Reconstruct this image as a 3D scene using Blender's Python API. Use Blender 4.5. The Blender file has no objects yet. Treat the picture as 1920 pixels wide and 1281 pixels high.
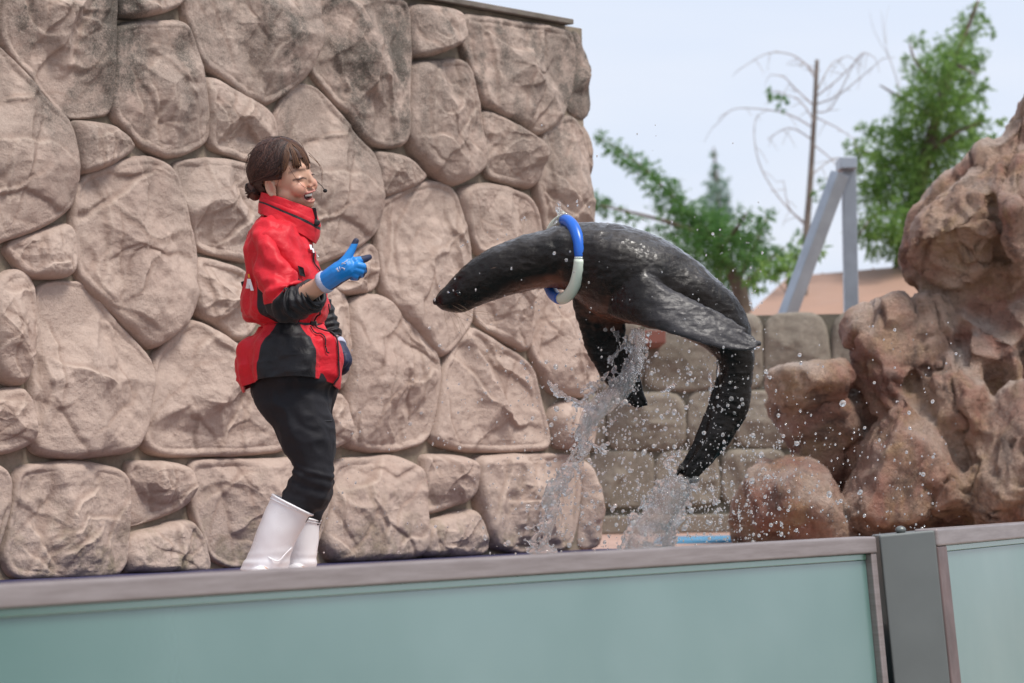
import bpy, math, random
import numpy as np
from mathutils import Vector, Matrix

# ------------------------------------------------------------------ camera, sky, sun, exposure
SC = bpy.context.scene
COL = SC.collection
F = 5333.3                       # focal length in photo pixels (100 mm on 36 mm, 1920 px)
PITCH = math.atan((886 - 640.5) / F)
ROLL = math.radians(1.0)
fwd = np.array([0, math.cos(PITCH), math.sin(PITCH)])
right0 = np.array([1.0, 0, 0])
up0 = np.cross(right0, fwd)
right = right0 * math.cos(ROLL) - up0 * math.sin(ROLL)
up = right0 * math.sin(ROLL) + up0 * math.cos(ROLL)
CAM = np.zeros(3)


def P(px, py, d):
    """world point seen at photo pixel (px,py) at depth d metres"""
    px = np.asarray(px, float); py = np.asarray(py, float); d = np.asarray(d, float)
    return CAM + (fwd + right * ((px - 960) / F)[..., None] - up * ((py - 640.5) / F)[..., None]) * d[..., None]


WALL_D0 = 10.1
CAM[2] = -P(0, 1090, WALL_D0)[2]          # stage deck is z = 0

cam_d = bpy.data.cameras.new('camera')
cam = bpy.data.objects.new('camera', cam_d)
COL.objects.link(cam)
cam_d.sensor_width = 36.0
cam_d.lens = 100.0
cam_d.clip_start = 0.1
cam_d.clip_end = 5000
cam_d.dof.use_dof = True
cam_d.dof.focus_distance = 9.35
cam_d.dof.aperture_fstop = 4.2
cam.matrix_world = Matrix(((right[0], up[0], -fwd[0], CAM[0]),
                           (right[1], up[1], -fwd[1], CAM[1]),
                           (right[2], up[2], -fwd[2], CAM[2]), (0, 0, 0, 1)))
SC.camera = cam

SUN_EL, SUN_AZ = math.radians(60), math.radians(128)   # azimuth from +Y (away from camera) clockwise
sun_dir = np.array([math.sin(SUN_AZ) * math.cos(SUN_EL), math.cos(SUN_AZ) * math.cos(SUN_EL), math.sin(SUN_EL)])
world = bpy.data.worlds.new('World')
SC.world = world
world.use_nodes = True
wn = world.node_tree.nodes; wl = world.node_tree.links
wn.clear()
w_out = wn.new('ShaderNodeOutputWorld')
w_bg = wn.new('ShaderNodeBackground'); w_bg.inputs['Strength'].default_value = 0.12
w_sky = wn.new('ShaderNodeTexSky'); w_sky.sky_type = 'NISHITA'; w_sky.sun_disc = False
w_sky.sun_elevation = SUN_EL; w_sky.sun_rotation = SUN_AZ
w_sky.air_density = 1.0; w_sky.dust_density = 3.0; w_sky.ozone_density = 1.0
w_bg2 = wn.new('ShaderNodeBackground')                     # thin overcast veil
w_bg2.inputs['Color'].default_value = (0.80, 0.87, 1.0, 1); w_bg2.inputs['Strength'].default_value = 1.08
w_geo = wn.new('ShaderNodeTexCoord')
w_map = wn.new('ShaderNodeMapping'); w_map.inputs['Scale'].default_value = (3, 3, 14)
w_noise = wn.new('ShaderNodeTexNoise'); w_noise.inputs['Scale'].default_value = 1.3; w_noise.inputs['Detail'].default_value = 4
w_rmp = wn.new('ShaderNodeValToRGB')
w_rmp.color_ramp.elements[0].position = 0.3; w_rmp.color_ramp.elements[0].color = (0.73, 0.82, 0.99, 1)
w_rmp.color_ramp.elements[1].position = 0.7; w_rmp.color_ramp.elements[1].color = (0.86, 0.90, 1.0, 1)
wl.new(w_geo.outputs['Generated'], w_map.inputs['Vector']); wl.new(w_map.outputs[0], w_noise.inputs['Vector'])
wl.new(w_noise.outputs[0], w_rmp.inputs[0]); wl.new(w_rmp.outputs[0], w_bg2.inputs['Color'])
w_mix = wn.new('ShaderNodeMixShader'); w_mix.inputs[0].default_value = 0.85
wl.new(w_sky.outputs[0], w_bg.inputs['Color'])
wl.new(w_bg.outputs[0], w_mix.inputs[1]); wl.new(w_bg2.outputs[0], w_mix.inputs[2])
wl.new(w_mix.outputs[0], w_out.inputs['Surface'])

sun_l = bpy.data.lights.new('sun', 'SUN'); sun_l.energy = 3.7; sun_l.angle = math.radians(16); sun_l.color = (1.0, 0.95, 0.88)
sun = bpy.data.objects.new('sun', sun_l); COL.objects.link(sun)
sun.rotation_euler = Vector(sun_dir).to_track_quat('Z', 'Y').to_euler()
SC.view_settings.view_transform = 'Standard'
SC.view_settings.look = 'None'
SC.view_settings.exposure = 0.0
SC.view_settings.gamma = 1.0
SC.view_settings.use_curve_mapping = False
SC.cycles.use_denoising = True
SC.cycles.max_bounces = 18
SC.cycles.transmission_bounces = 18
SC.cycles.transparent_max_bounces = 24
SC.cycles.diffuse_bounces = 4
SC.cycles.glossy_bounces = 4
SC.cycles.caustics_reflective = False
SC.cycles.caustics_refractive = False

# ------------------------------------------------------------------ noise


def _hash(ix, iy, iz, seed):
    h = (ix.astype(np.uint32) * np.uint32(374761393) + iy.astype(np.uint32) * np.uint32(668265263)
         + iz.astype(np.uint32) * np.uint32(2147483647 & 1274126177) + np.uint32(seed * 7919 & 0xffffffff))
    h = (h ^ (h >> np.uint32(13))) * np.uint32(1274126177)
    h = h ^ (h >> np.uint32(16))
    return h.astype(np.float64) / 4294967295.0 * 2 - 1


def vnoise(p, seed=0):
    p = np.asarray(p, float) + 1000.0
    i = np.floor(p).astype(np.int64); f = p - i
    u = f * f * f * (f * (f * 6 - 15) + 10)
    x, y, z = i[..., 0], i[..., 1], i[..., 2]
    def H(a, b, c): return _hash(x + a, y + b, z + c, seed)
    ux, uy, uz = u[..., 0], u[..., 1], u[..., 2]
    x00 = H(0, 0, 0) * (1 - ux) + H(1, 0, 0) * ux
    x10 = H(0, 1, 0) * (1 - ux) + H(1, 1, 0) * ux
    x01 = H(0, 0, 1) * (1 - ux) + H(1, 0, 1) * ux
    x11 = H(0, 1, 1) * (1 - ux) + H(1, 1, 1) * ux
    return (x00 * (1 - uy) + x10 * uy) * (1 - uz) + (x01 * (1 - uy) + x11 * uy) * uz


def fbm(p, octv=4, seed=0, gain=0.5):
    s = 0; a = 1.0; p = np.asarray(p, float)
    for k in range(octv):
        s = s + a * vnoise(p * (2.03 ** k), seed + k * 17); a *= gain
    return s


def ridged(p, octv=3, seed=0):
    s = 0; a = 1.0; p = np.asarray(p, float)
    for k in range(octv):
        s = s + a * (1 - np.abs(vnoise(p * (2.1 ** k), seed + k * 31)) * 2); a *= 0.5
    return s


# ------------------------------------------------------------------ object helpers
def mk(name, verts, faces, mats, parent=None, smooth=True, fmat=None, attrs=None):
    me = bpy.data.meshes.new(name)
    verts = np.asarray(verts, float).reshape(-1, 3)
    me.from_pydata([tuple(v) for v in verts.tolist()], [], [tuple(f) for f in faces])
    if not isinstance(mats, (list, tuple)): mats = [mats]
    for m in mats: me.materials.append(m)
    if fmat is not None: me.polygons.foreach_set('material_index', np.asarray(fmat, np.int32))
    if smooth: me.polygons.foreach_set('use_smooth', np.ones(len(me.polygons), bool))
    if attrs:
        for k, v in attrs.items():
            if np.asarray(v).ndim == 2:
                a = me.attributes.new(k, 'FLOAT_COLOR', 'POINT')
                a.data.foreach_set('color', np.asarray(v, np.float32).ravel())
            else:
                a = me.attributes.new(k, 'FLOAT', 'POINT')
                a.data.foreach_set('value', np.asarray(v, np.float32).ravel())
    me.update()
    o = bpy.data.objects.new(name, me)
    COL.objects.link(o)
    if parent is not None: adopt(o, parent)
    return o


def adopt(o, parent):
    w = Vector((0, 0, 0)); p = parent
    while p is not None:
        w = w + p.location; p = p.parent
    o.parent = parent
    o.location = o.location - w
    return o


def origin_to(o, c):
    c = np.asarray(c, float)
    me = o.data
    co = np.empty(len(me.vertices) * 3); me.vertices.foreach_get('co', co)
    co = co.reshape(-1, 3) - c
    me.vertices.foreach_set('co', co.ravel()); me.update()
    o.location = o.location + Vector(c)


def tag(o, label=None, cat=None, group=None, kind=None):
    if label: o['label'] = label
    if cat: o['category'] = cat
    if group: o['group'] = group
    if kind: o['kind'] = kind
    return o


def empty(name, loc, label, cat, group=None):
    o = bpy.data.objects.new(name, None)
    o.empty_display_size = 0.1
    COL.objects.link(o); o.location = tuple(loc)
    return tag(o, label, cat, group)


def grid_faces(M, N, wrap=True, off=0):
    fs = []
    for i in range(M - 1):
        for j in range(N if wrap else N - 1):
            k = (j + 1) % N
            fs.append((off + i * N + j, off + i * N + k, off + (i + 1) * N + k, off + (i + 1) * N + j))
    return fs


def catmull(K, M, ts=None):
    """resample control rows K (k,...) to M rows"""
    K = np.asarray(K, float); n = len(K)
    t = np.linspace(0, n - 1, M) if ts is None else np.asarray(ts)
    i = np.clip(np.floor(t).astype(int), 0, n - 2); f = t - i
    f = f.reshape((-1,) + (1,) * (K.ndim - 1))
    p0 = K[np.clip(i - 1, 0, n - 1)]; p1 = K[i]; p2 = K[i + 1]; p3 = K[np.clip(i + 2, 0, n - 1)]
    return 0.5 * ((2 * p1) + (-p0 + p2) * f + (2 * p0 - 5 * p1 + 4 * p2 - p3) * f ** 2 + (-p0 + 3 * p1 - 3 * p2 + p3) * f ** 3)


def loft_px(secs, M, N, power=1.0):
    """secs rows: (ax,ay,bx,by,depth,halfdepth) -> verts (M,N,3); th=0 at a, th=90deg towards the far side"""
    S = catmull(np.array(secs, float), M)
    A = P(S[:, 0], S[:, 1], S[:, 4]); B = P(S[:, 2], S[:, 3], S[:, 4])
    c = (A + B) / 2; a = (A - B) / 2
    th = np.linspace(0, 2 * np.pi, N, endpoint=False)
    ct, st = np.cos(th), np.sin(th)
    if power != 1.0:
        ct = np.sign(ct) * np.abs(ct) ** power; st = np.sign(st) * np.abs(st) ** power
    if S.shape[1] > 6: a = a + np.array([0, 1.0, 0]) * S[:, 6][:, None]     # upper edge set back, lower edge brought forward
    V = c[:, None] + a[:, None] * ct[None, :, None] + np.array([0, 1.0, 0])[None, None] * (S[:, 5][:, None] * st[None])[..., None]
    return V, th


def grid_normals(V):
    du = np.gradient(V, axis=0)
    dv = np.roll(V, -1, 1) - np.roll(V, 1, 1)
    n = np.cross(dv, du)
    n /= np.linalg.norm(n, axis=2, keepdims=True) + 1e-12
    c = V.mean(1, keepdims=True)
    if ((V - c) * n).sum() < 0: n = -n
    return n


def caps(M, N, off=0):
    return [tuple(off + j for j in range(N))[::-1], tuple(off + (M - 1) * N + j for j in range(N))]


def tube_vf(pts, rad, N=8, closed=False, cap=True):
    pts = np.asarray(pts, float); M = len(pts)
    rad = np.broadcast_to(np.asarray(rad, float), (M,))
    t = np.gradient(pts, axis=0)
    if closed: t = np.roll(pts, -1, 0) - np.roll(pts, 1, 0)
    t /= np.linalg.norm(t, axis=1, keepdims=True) + 1e-12
    ref = np.array([0, 0, 1.0]) if abs(t[:, 2]).mean() < 0.9 else np.array([0, 1.0, 0])
    n = np.cross(t, ref); n /= np.linalg.norm(n, axis=1, keepdims=True) + 1e-9
    b = np.cross(t, n)
    th = np.linspace(0, 2 * np.pi, N, endpoint=False)
    V = pts[:, None] + rad[:, None, None] * (n[:, None] * np.cos(th)[None, :, None] + b[:, None] * np.sin(th)[None, :, None])
    fs = grid_faces(M, N)
    if closed:
        for j in range(N): fs.append(((M - 1) * N + j, (M - 1) * N + (j + 1) % N, (j + 1) % N, j))
    elif cap:
        fs += caps(M, N)
    return V.reshape(-1, 3), fs


class MB:
    def __init__(s): s.v = []; s.f = []; s.m = []; s.n = 0
    def add(s, v, f, m=0):
        v = np.asarray(v, float).reshape(-1, 3)
        s.v.append(v); s.f += [tuple(i + s.n for i in q) for q in f]; s.m += [m] * len(f); s.n += len(v)
    def tube(s, pts, rad, N=8, m=0, closed=False): s.add(*tube_vf(pts, rad, N, closed), m=m)
    def ell(s, c, r, R=None, N=20, M=14, m=0):
        th = np.linspace(0, np.pi, M)[:, None]; ph = np.linspace(0, 2 * np.pi, N, endpoint=False)[None]
        V = np.stack([np.sin(th) * np.cos(ph), np.sin(th) * np.sin(ph), np.cos(th) * np.ones_like(ph)], -1)
        V = V * np.asarray(r, float)
        if R is not None: V = V @ np.asarray(R, float).T
        V = V + np.asarray(c, float)
        s.add(V, grid_faces(M, N), m)
    def capsule(s, a, b, ra, rb, N=16, m=0, K=5):
        a = np.asarray(a, float); b = np.asarray(b, float); L = np.linalg.norm(b - a); d = (b - a) / (L + 1e-9)
        pts = []; rr = []
        for k in range(K): w = math.pi / 2 * k / (K - 1); pts.append(a - d * ra * math.cos(w)); rr.append(max(ra * math.sin(w), 1e-4))
        for k in range(K): w = math.pi / 2 * (1 - k / (K - 1)); pts.append(b + d * rb * math.cos(w)); rr.append(max(rb * math.sin(w), 1e-4))
        s.tube(np.array(pts), np.array(rr), N, m)
    def box(s, c, ex, ey, ez, m=0):
        c = np.asarray(c, float); ex, ey, ez = (np.asarray(e, float) for e in (ex, ey, ez))
        v = [c + sx * ex + sy * ey + sz * ez for sz in (-1, 1) for sy in (-1, 1) for sx in (-1, 1)]
        s.add(v, [(0, 2, 3, 1), (4, 5, 7, 6), (0, 1, 5, 4), (2, 6, 7, 3), (0, 4, 6, 2), (1, 3, 7, 5)], m)
    def build(s, name, mats, parent=None, smooth=True, attrs=None):
        return mk(name, np.concatenate(s.v), s.f, mats, parent, smooth, s.m, attrs)


def bevel(o, w=0.004, seg=2):
    m = o.modifiers.new('bevel', 'BEVEL'); m.width = w; m.segments = seg; m.limit_method = 'ANGLE'
    return o


def remesh(mb_or_vf, voxel, smooth=3, fac=0.5):
    """voxel union of overlapping closed pieces -> (verts, faces)"""
    v, f = (np.concatenate(mb_or_vf.v), mb_or_vf.f) if isinstance(mb_or_vf, MB) else mb_or_vf
    me = bpy.data.meshes.new('tmp'); me.from_pydata([tuple(x) for x in np.asarray(v).tolist()], [], f); me.update()
    import bmesh
    bm = bmesh.new(); bm.from_mesh(me); bmesh.ops.recalc_face_normals(bm, faces=bm.faces); bm.to_mesh(me); bm.free()
    o = bpy.data.objects.new('tmp', me); COL.objects.link(o)
    m = o.modifiers.new('r', 'REMESH'); m.mode = 'VOXEL'; m.voxel_size = voxel
    if smooth:
        s = o.modifiers.new('s', 'SMOOTH'); s.iterations = smooth; s.factor = fac
    dg = bpy.context.evaluated_depsgraph_get()
    e = o.evaluated_get(dg); em = e.to_mesh()
    n = len(em.vertices); co = np.empty(n * 3); em.vertices.foreach_get('co', co)
    nr = np.empty(n * 3); em.vertices.foreach_get('normal', nr)
    fs = [tuple(p.vertices) for p in em.polygons]
    e.to_mesh_clear()
    bpy.data.objects.remove(o); bpy.data.meshes.remove(me)
    return co.reshape(-1, 3), fs, nr.reshape(-1, 3)


# ------------------------------------------------------------------ materials
class NT:
    def __init__(s, name):
        s.mat = bpy.data.materials.new(name); s.mat.use_nodes = True
        s.n = s.mat.node_tree.nodes; s.l = s.mat.node_tree.links
        s.b = s.n['Principled BSDF']
    def node(s, t, **kw):
        nd = s.n.new(t)
        for k, v in kw.items():
            if hasattr(nd, k): setattr(nd, k, v)
            else: nd.inputs[k].default_value = v
        return nd
    def set(s, **kw):
        for k, v in kw.items():
            k = k.replace('_', ' ')
            s.b.inputs[k].default_value = v if not isinstance(v, tuple) else (*v, 1)[:4] if len(v) == 3 else v
        return s
    def coord(s, kind='Object'): return s.node('ShaderNodeTexCoord').outputs[kind]
    def mapping(s, vec, scale=(1, 1, 1), rot=(0, 0, 0)):
        m = s.node('ShaderNodeMapping'); m.inputs['Scale'].default_value = scale; m.inputs['Rotation'].default_value = rot
        s.l.new(vec, m.inputs['Vector']); return m.outputs[0]
    def noise(s, vec, scale, detail=4, rough=0.55, dist=0.0):
        m = s.node('ShaderNodeTexNoise'); m.inputs['Scale'].default_value = scale; m.inputs['Detail'].default_value = detail
        m.inputs['Roughness'].default_value = rough; m.inputs['Distortion'].default_value = dist
        if vec is not None: s.l.new(vec, m.inputs['Vector'])
        return m.outputs[0]
    def ramp(s, fac, *stops):
        m = s.node('ShaderNodeValToRGB'); cr = m.color_ramp
        while len(cr.elements) < len(stops): cr.elements.new(0.5)
        for e, (p, c) in zip(cr.elements, stops):
            e.position = p; e.color = (c, c, c, 1) if not isinstance(c, tuple) else (*c, 1)
        s.l.new(fac, m.inputs[0]); return m.outputs[0]
    def mix(s, fac, a, b, blend='MIX'):
        m = s.node('ShaderNodeMix', data_type='RGBA', blend_type=blend)
        for k, v in ((0, fac), (6, a), (7, b)):
            if isinstance(v, (int, float)): m.inputs[k].default_value = v if k == 0 else (v, v, v, 1)
            elif isinstance(v, tuple): m.inputs[k].default_value = (*v, 1)
            else: s.l.new(v, m.inputs[k])
        return m.outputs[2]
    def math(s, op, a, b=0.0):
        m = s.node('ShaderNodeMath', operation=op)
        for k, v in ((0, a), (1, b)):
            if isinstance(v, (int, float)): m.inputs[k].default_value = v
            else: s.l.new(v, m.inputs[k])
        return m.outputs[0]
    def attr(s, name, out='Fac'): return s.node('ShaderNodeAttribute', attribute_name=name).outputs[out]
    def color(s, c): s.l.new(c, s.b.inputs['Base Color']) if not isinstance(c, tuple) else s.set(Base_Color=c); return s
    def rough(s, r): s.l.new(r, s.b.inputs['Roughness']) if not isinstance(r, (int, float)) else s.set(Roughness=r); return s
    def bump(s, h, strength=0.3, dist=0.01, nrm=None):
        m = s.node('ShaderNodeBump'); m.inputs['Strength'].default_value = strength; m.inputs['Distance'].default_value = dist
        s.l.new(h, m.inputs['Height'])
        if nrm is not None: s.l.new(nrm, m.inputs['Normal'])
        s.l.new(m.outputs[0], s.b.inputs['Normal']); return m.outputs[0]


def simple(name, col, rough=0.5, metal=0.0, var=0.12, nscale=12, bump=0.0, bscale=60, **kw):
    t = NT(name); v = t.coord()
    n = t.noise(v, nscale, 5)
    lo = tuple(c * (1 - var) for c in col); hi = tuple(min(1, c * (1 + var)) for c in col)
    t.color(t.ramp(n, (0.3, lo), (0.7, hi))); t.set(Metallic=metal, **kw)
    t.rough(t.ramp(t.noise(v, nscale * 2.3, 3), (0.3, max(0, rough - 0.08)), (0.7, min(1, rough + 0.08))))
    if bump: t.bump(t.noise(v, bscale, 4), bump, 0.004)
    return t.mat
# ------------------------------------------------------------------ materials of the setting
def stone_mat():
    t = NT('cast_stone'); v = t.coord()
    big = t.noise(v, 2.2, 5, 0.6); mid = t.noise(v, 14, 6, 0.65); fine = t.noise(v, 90, 4, 0.7)
    c = t.ramp(big, (0.30, (0.39, 0.282, 0.236)), (0.52, (0.465, 0.355, 0.298)), (0.72, (0.425, 0.33, 0.283)))
    c = t.mix(t.ramp(mid, (0.35, 0.0), (0.75, 0.55)), c, (0.53, 0.42, 0.355))
    c = t.mix(t.ramp(fine, (0.45, 0.0), (0.7, 0.35)), c, (0.32, 0.23, 0.185))
    # pale powdery ridges and a dark brown tone in the grooves and edges of the casting
    c = t.mix(t.math('MULTIPLY', t.attr('ridge'), 0.42), c, (0.66, 0.53, 0.44))
    c = t.mix(t.math('MULTIPLY', t.attr('groove'), 0.36), c, (0.17, 0.09, 0.06))
    # grey algae weathering, thicker towards the exposed top of the wall
    lich = t.math('MULTIPLY', t.ramp(t.noise(v, 4.5, 9, 0.75), (0.38, 0.0), (0.54, 1.0)), t.attr('weather'))
    spk = t.ramp(t.noise(v, 160, 3, 0.8), (0.36, 0.45), (0.58, 1.0))
    c = t.mix(t.math('MULTIPLY', lich, spk), c, (0.095, 0.08, 0.066))
    moss = t.math('MULTIPLY', t.ramp(t.noise(v, 9, 6, 0.7), (0.48, 0.0), (0.66, 0.8)), t.attr('damp'))
    c = t.mix(moss, c, (0.13, 0.11, 0.06))
    t.color(c); t.set(Roughness=0.82)
    t.l.new(t.ramp(mid, (0.3, 0.9), (0.7, 0.72)), t.b.inputs['Roughness'])
    h = t.math('ADD', t.math('MULTIPLY', t.noise(v, 26, 8, 0.7), 1.0), t.math('MULTIPLY', t.noise(v, 130, 4, 0.7), 0.35))
    t.bump(h, 0.75, 0.014)
    return t.mat


def mortar_mat(name, a, b):
    t = NT(name); v = t.coord()
    c = t.ramp(t.noise(v, 7, 6, 0.65), (0.35, a), (0.65, b))
    c = t.mix(t.ramp(t.noise(v, 40, 4), (0.5, 0.0), (0.7, 0.5)), c, (0.16, 0.15, 0.10))
    t.color(c); t.set(Roughness=0.9); t.bump(t.noise(v, 60, 6, 0.7), 0.6, 0.01)
    return t.mat


M_STONE = stone_mat()
M_MORTAR = mortar_mat('mortar', (0.15, 0.12, 0.09), (0.30, 0.24, 0.185))
M_COPING = mortar_mat('coping_concrete', (0.12, 0.10, 0.085), (0.2, 0.17, 0.15))

# ------------------------------------------------------------------ main wall frame
V_ = np.array([(5350 - 960) / F, 1.0, 0]); U = V_ / np.linalg.norm(V_)           # along the wall
NW = np.array([U[1], -U[0], 0])                                                    # towards the viewer
W0 = P(0, 1090, WALL_D0); W0[2] = 0


def ray(px, py):
    return fwd + right * ((px - 960) / F) - up * ((py - 640.5) / F)


def on_plane(px, py, p0, n):
    r = ray(px, py); t = np.dot(p0 - CAM, n) / np.dot(r, n)
    return CAM + r * t


def WZ(px, py, off=0.05):
    """pixel -> (s, z) on the wall face, off metres proud of the slab"""
    q = on_plane(px, py, W0 + NW * off, NW)
    return np.dot(q - W0, U), q[2]


def chaikin(p, n=2):
    for _ in range(n):
        q = np.roll(p, -1, 0)
        p = np.stack([0.75 * p + 0.25 * q, 0.25 * p + 0.75 * q], 1).reshape(-1, 2)
    return p


def resample_closed(p, n):
    q = np.vstack([p, p[:1]]); d = np.r_[0, np.cumsum(np.linalg.norm(np.diff(q, axis=0), axis=1))]
    t = np.linspace(0, d[-1], n, endpoint=False)
    return np.stack([np.interp(t, d, q[:, 0]), np.interp(t, d, q[:, 1])], 1)


def seg_dist(p, a, b):
    ab = b - a; t = np.clip(((p - a) @ ab) / (ab @ ab + 1e-12), 0, 1)
    q = a + t[:, None] * ab
    d = np.linalg.norm(p - q, axis=1)
    s = np.sign(ab[0] * (p[:, 1] - a[1]) - ab[1] * (p[:, 0] - a[0]))
    return d, s, t


def crease_field(pts, rng, n, amp, size, c):
    """cast-rock relief: curved cliffs, one side steep, the other fading out"""
    h = np.zeros(len(pts)); ridge = np.zeros(len(pts)); groove = np.zeros(len(pts))
    warp = np.stack([fbm(np.c_[pts * 5, np.full(len(pts), rng.uniform(0, 99))], 3, 5),
                     fbm(np.c_[pts * 5, np.full(len(pts), rng.uniform(0, 99))], 3, 9)], 1) * 0.022 * min(1, size / .4)
    q = pts + warp
    for k in range(n):
        a = rng.choice([rng.normal(1.0, .35), rng.normal(-0.9, .35), rng.normal(0.15, .3), rng.normal(1.6, .3)])
        L = size * rng.uniform(.35, .95); m = 7
        st = c + rng.normal(0, size * 0.26, 2) - 0.5 * L * np.array([math.cos(a), math.sin(a)])
        line = [st]
        for i in range(m):
            a += rng.normal(0, 0.33); line.append(line[-1] + L / m * np.array([math.cos(a), math.sin(a)]))
        best = np.full(len(pts), 9.0); sg = np.zeros(len(pts)); tt = np.zeros(len(pts))
        for i in range(m):
            d, s, t = seg_dist(q, line[i], line[i + 1])
            b = d < best
            best[b] = d[b]; sg[b] = s[b]; tt[b] = (i + t[b]) / m
        win = np.sin(np.pi * np.clip(tt, 0, 1)) ** 0.6 * np.where((tt <= 0.001) | (tt >= .999), np.exp(-best / .012), 1)
        A = amp * rng.uniform(.45, 1.15) * (1 if rng.random() < .6 else -0.8)
        fl = 1 if rng.random() < .5 else -1
        side = sg * fl
        wide = rng.uniform(.045, .11) * min(1, size / .45 + .3); steep = 0.0055
        prof = np.where(side > 0, np.exp(-best / wide), np.exp(-best / steep) * 1.0)
        h += A * win * prof
        if A > 0:
            ridge += win * np.exp(-(best / 0.006) ** 2) * .8
            groove += win * np.where(side < 0, np.exp(-((best - .014) / .010) ** 2), 0) * .9
        else:
            groove += win * np.exp(-(best / 0.008) ** 2)
    return h, np.clip(ridge, 0, 1), np.clip(groove, 0, 1)


def stone_mesh(name, poly, seed, T, R, mat, frame, nseg=176, nring=56, amp=0.02, ncr=9, back=0.06, ztop=2.3, weather=True, uneven=0.02):
    """poly: outline in (s,z); frame(s,z,h)->world"""
    rng = np.random.default_rng(seed)
    p0_ = np.asarray(poly, float); cc_ = p0_.mean(0)
    o = resample_closed(chaikin(cc_ + (p0_ - cc_) * 1.04, 1), nseg)
    o = (np.roll(o, 1, 0) + np.roll(o, -1, 0) + 2 * o) / 4; o = (np.roll(o, 2, 0) + np.roll(o, -2, 0) + 2 * o) / 4
    c = o.mean(0); size = max(np.ptp(o[:, 0]), np.ptp(o[:, 1]))
    # slightly irregular outline
    ang = np.linspace(0, 2 * np.pi, nseg, endpoint=False)
    wob = fbm(np.c_[np.cos(ang) * 2.4, np.sin(ang) * 2.4, np.full(nseg, seed)], 3, seed)
    o = c + (o - c) * (1 + 0.012 * wob)[:, None]
    fr = np.linspace(0.02, 1, nring) ** 0.8
    pts = c + (o - c)[None] * fr[:, None, None]
    flat = pts.reshape(-1, 2)
    d = np.full(len(flat), 9.0)
    for i in range(0, nseg, 3):
        dd, _, _ = seg_dist(flat, o[i], o[(i + 3) % nseg]); d = np.minimum(d, dd)
    prof = np.sqrt(np.clip(1 - (1 - np.clip(d / R, 0, 1)) ** 2, 0, 1))
    h, ridge, groove = crease_field(flat, rng, ncr, amp, size, c)
    fade = np.clip(d / 0.035, 0, 1) ** 0.7
    fac = np.full(len(flat), 9.0); fq = (flat - c) + .03 * np.stack([fbm(np.c_[flat * 6, np.full(len(flat), seed + 2.)], 2, 3), fbm(np.c_[flat * 6, np.full(len(flat), seed + 4.)], 2, 4)], 1)
    for _ in range(8):
        gdir = rng.normal(0, .26, 2); fac = np.minimum(fac, fq @ gdir + abs(rng.normal(0, .022)))
    h = h * .8 + np.clip(fac, -.06, .03) * min(1, amp / .015)
    low = fbm(np.c_[flat * 3.2, np.full(len(flat), seed * 1.7)], 3, seed)
    tilt = rng.normal(0, uneven, 2) @ ((flat - c) / size * 2).T
    fine = fbm(np.c_[flat * 28, np.full(len(flat), seed)], 3, seed + 5)
    H = T * prof + fade * (h + 0.009 * low + tilt + .0030 * fine + .005 * (ridged(np.c_[flat * 9, np.full(len(flat), seed)], 3, seed + 8) - .8))
    H = np.maximum(H, 0.02 * prof)
    H2 = H.reshape(nring, nseg); smooth_e = H2
    V = frame(flat[:, 0], flat[:, 1], H)
    # skirt to the back
    ring = pts[-1]; Vb = frame(ring[:, 0], ring[:, 1], np.full(nseg, -back))
    V = np.vstack([V, Vb, frame(np.array([c[0]]), np.array([c[1]]), np.array([H2[0].mean()]))])
    fs = grid_faces(nring + 1, nseg)
    ci = (nring + 1) * nseg
    fs += [(ci, (j + 1) % nseg, j) for j in range(nseg)]
    pad = nseg + 1
    wv = np.clip((flat[:, 1] - (ztop - 1.2)) / .95, 0.05, 1) if weather else np.full(len(flat), .35)
    # water streaks in the weathering
    wv = wv * (0.70 + 0.75 * np.clip(fbm(np.c_[flat[:, 0] * 9, flat[:, 1] * 1.6, np.full(len(flat), 3.3)], 3, 77) + .35, 0, 1))
    dm = np.clip(1 - flat[:, 1] / 0.4, 0, 1) * .9
    at = {'ridge': np.r_[ridge * fade, np.zeros(pad)], 'groove': np.r_[np.clip(groove * fade + .35 * (1 - np.clip(d / .02, 0, 1)), 0, 1), np.zeros(pad)],
          'weather': np.r_[wv, np.full(pad, .3)], 'damp': np.r_[dm, np.zeros(pad)]}
    return V, fs, at


def wall_frame(s, z, h):
    return W0 + U * np.asarray(s)[:, None] + np.array([0, 0, 1.0]) * np.asarray(z)[:, None] + NW * np.asarray(h)[:, None]


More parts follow.
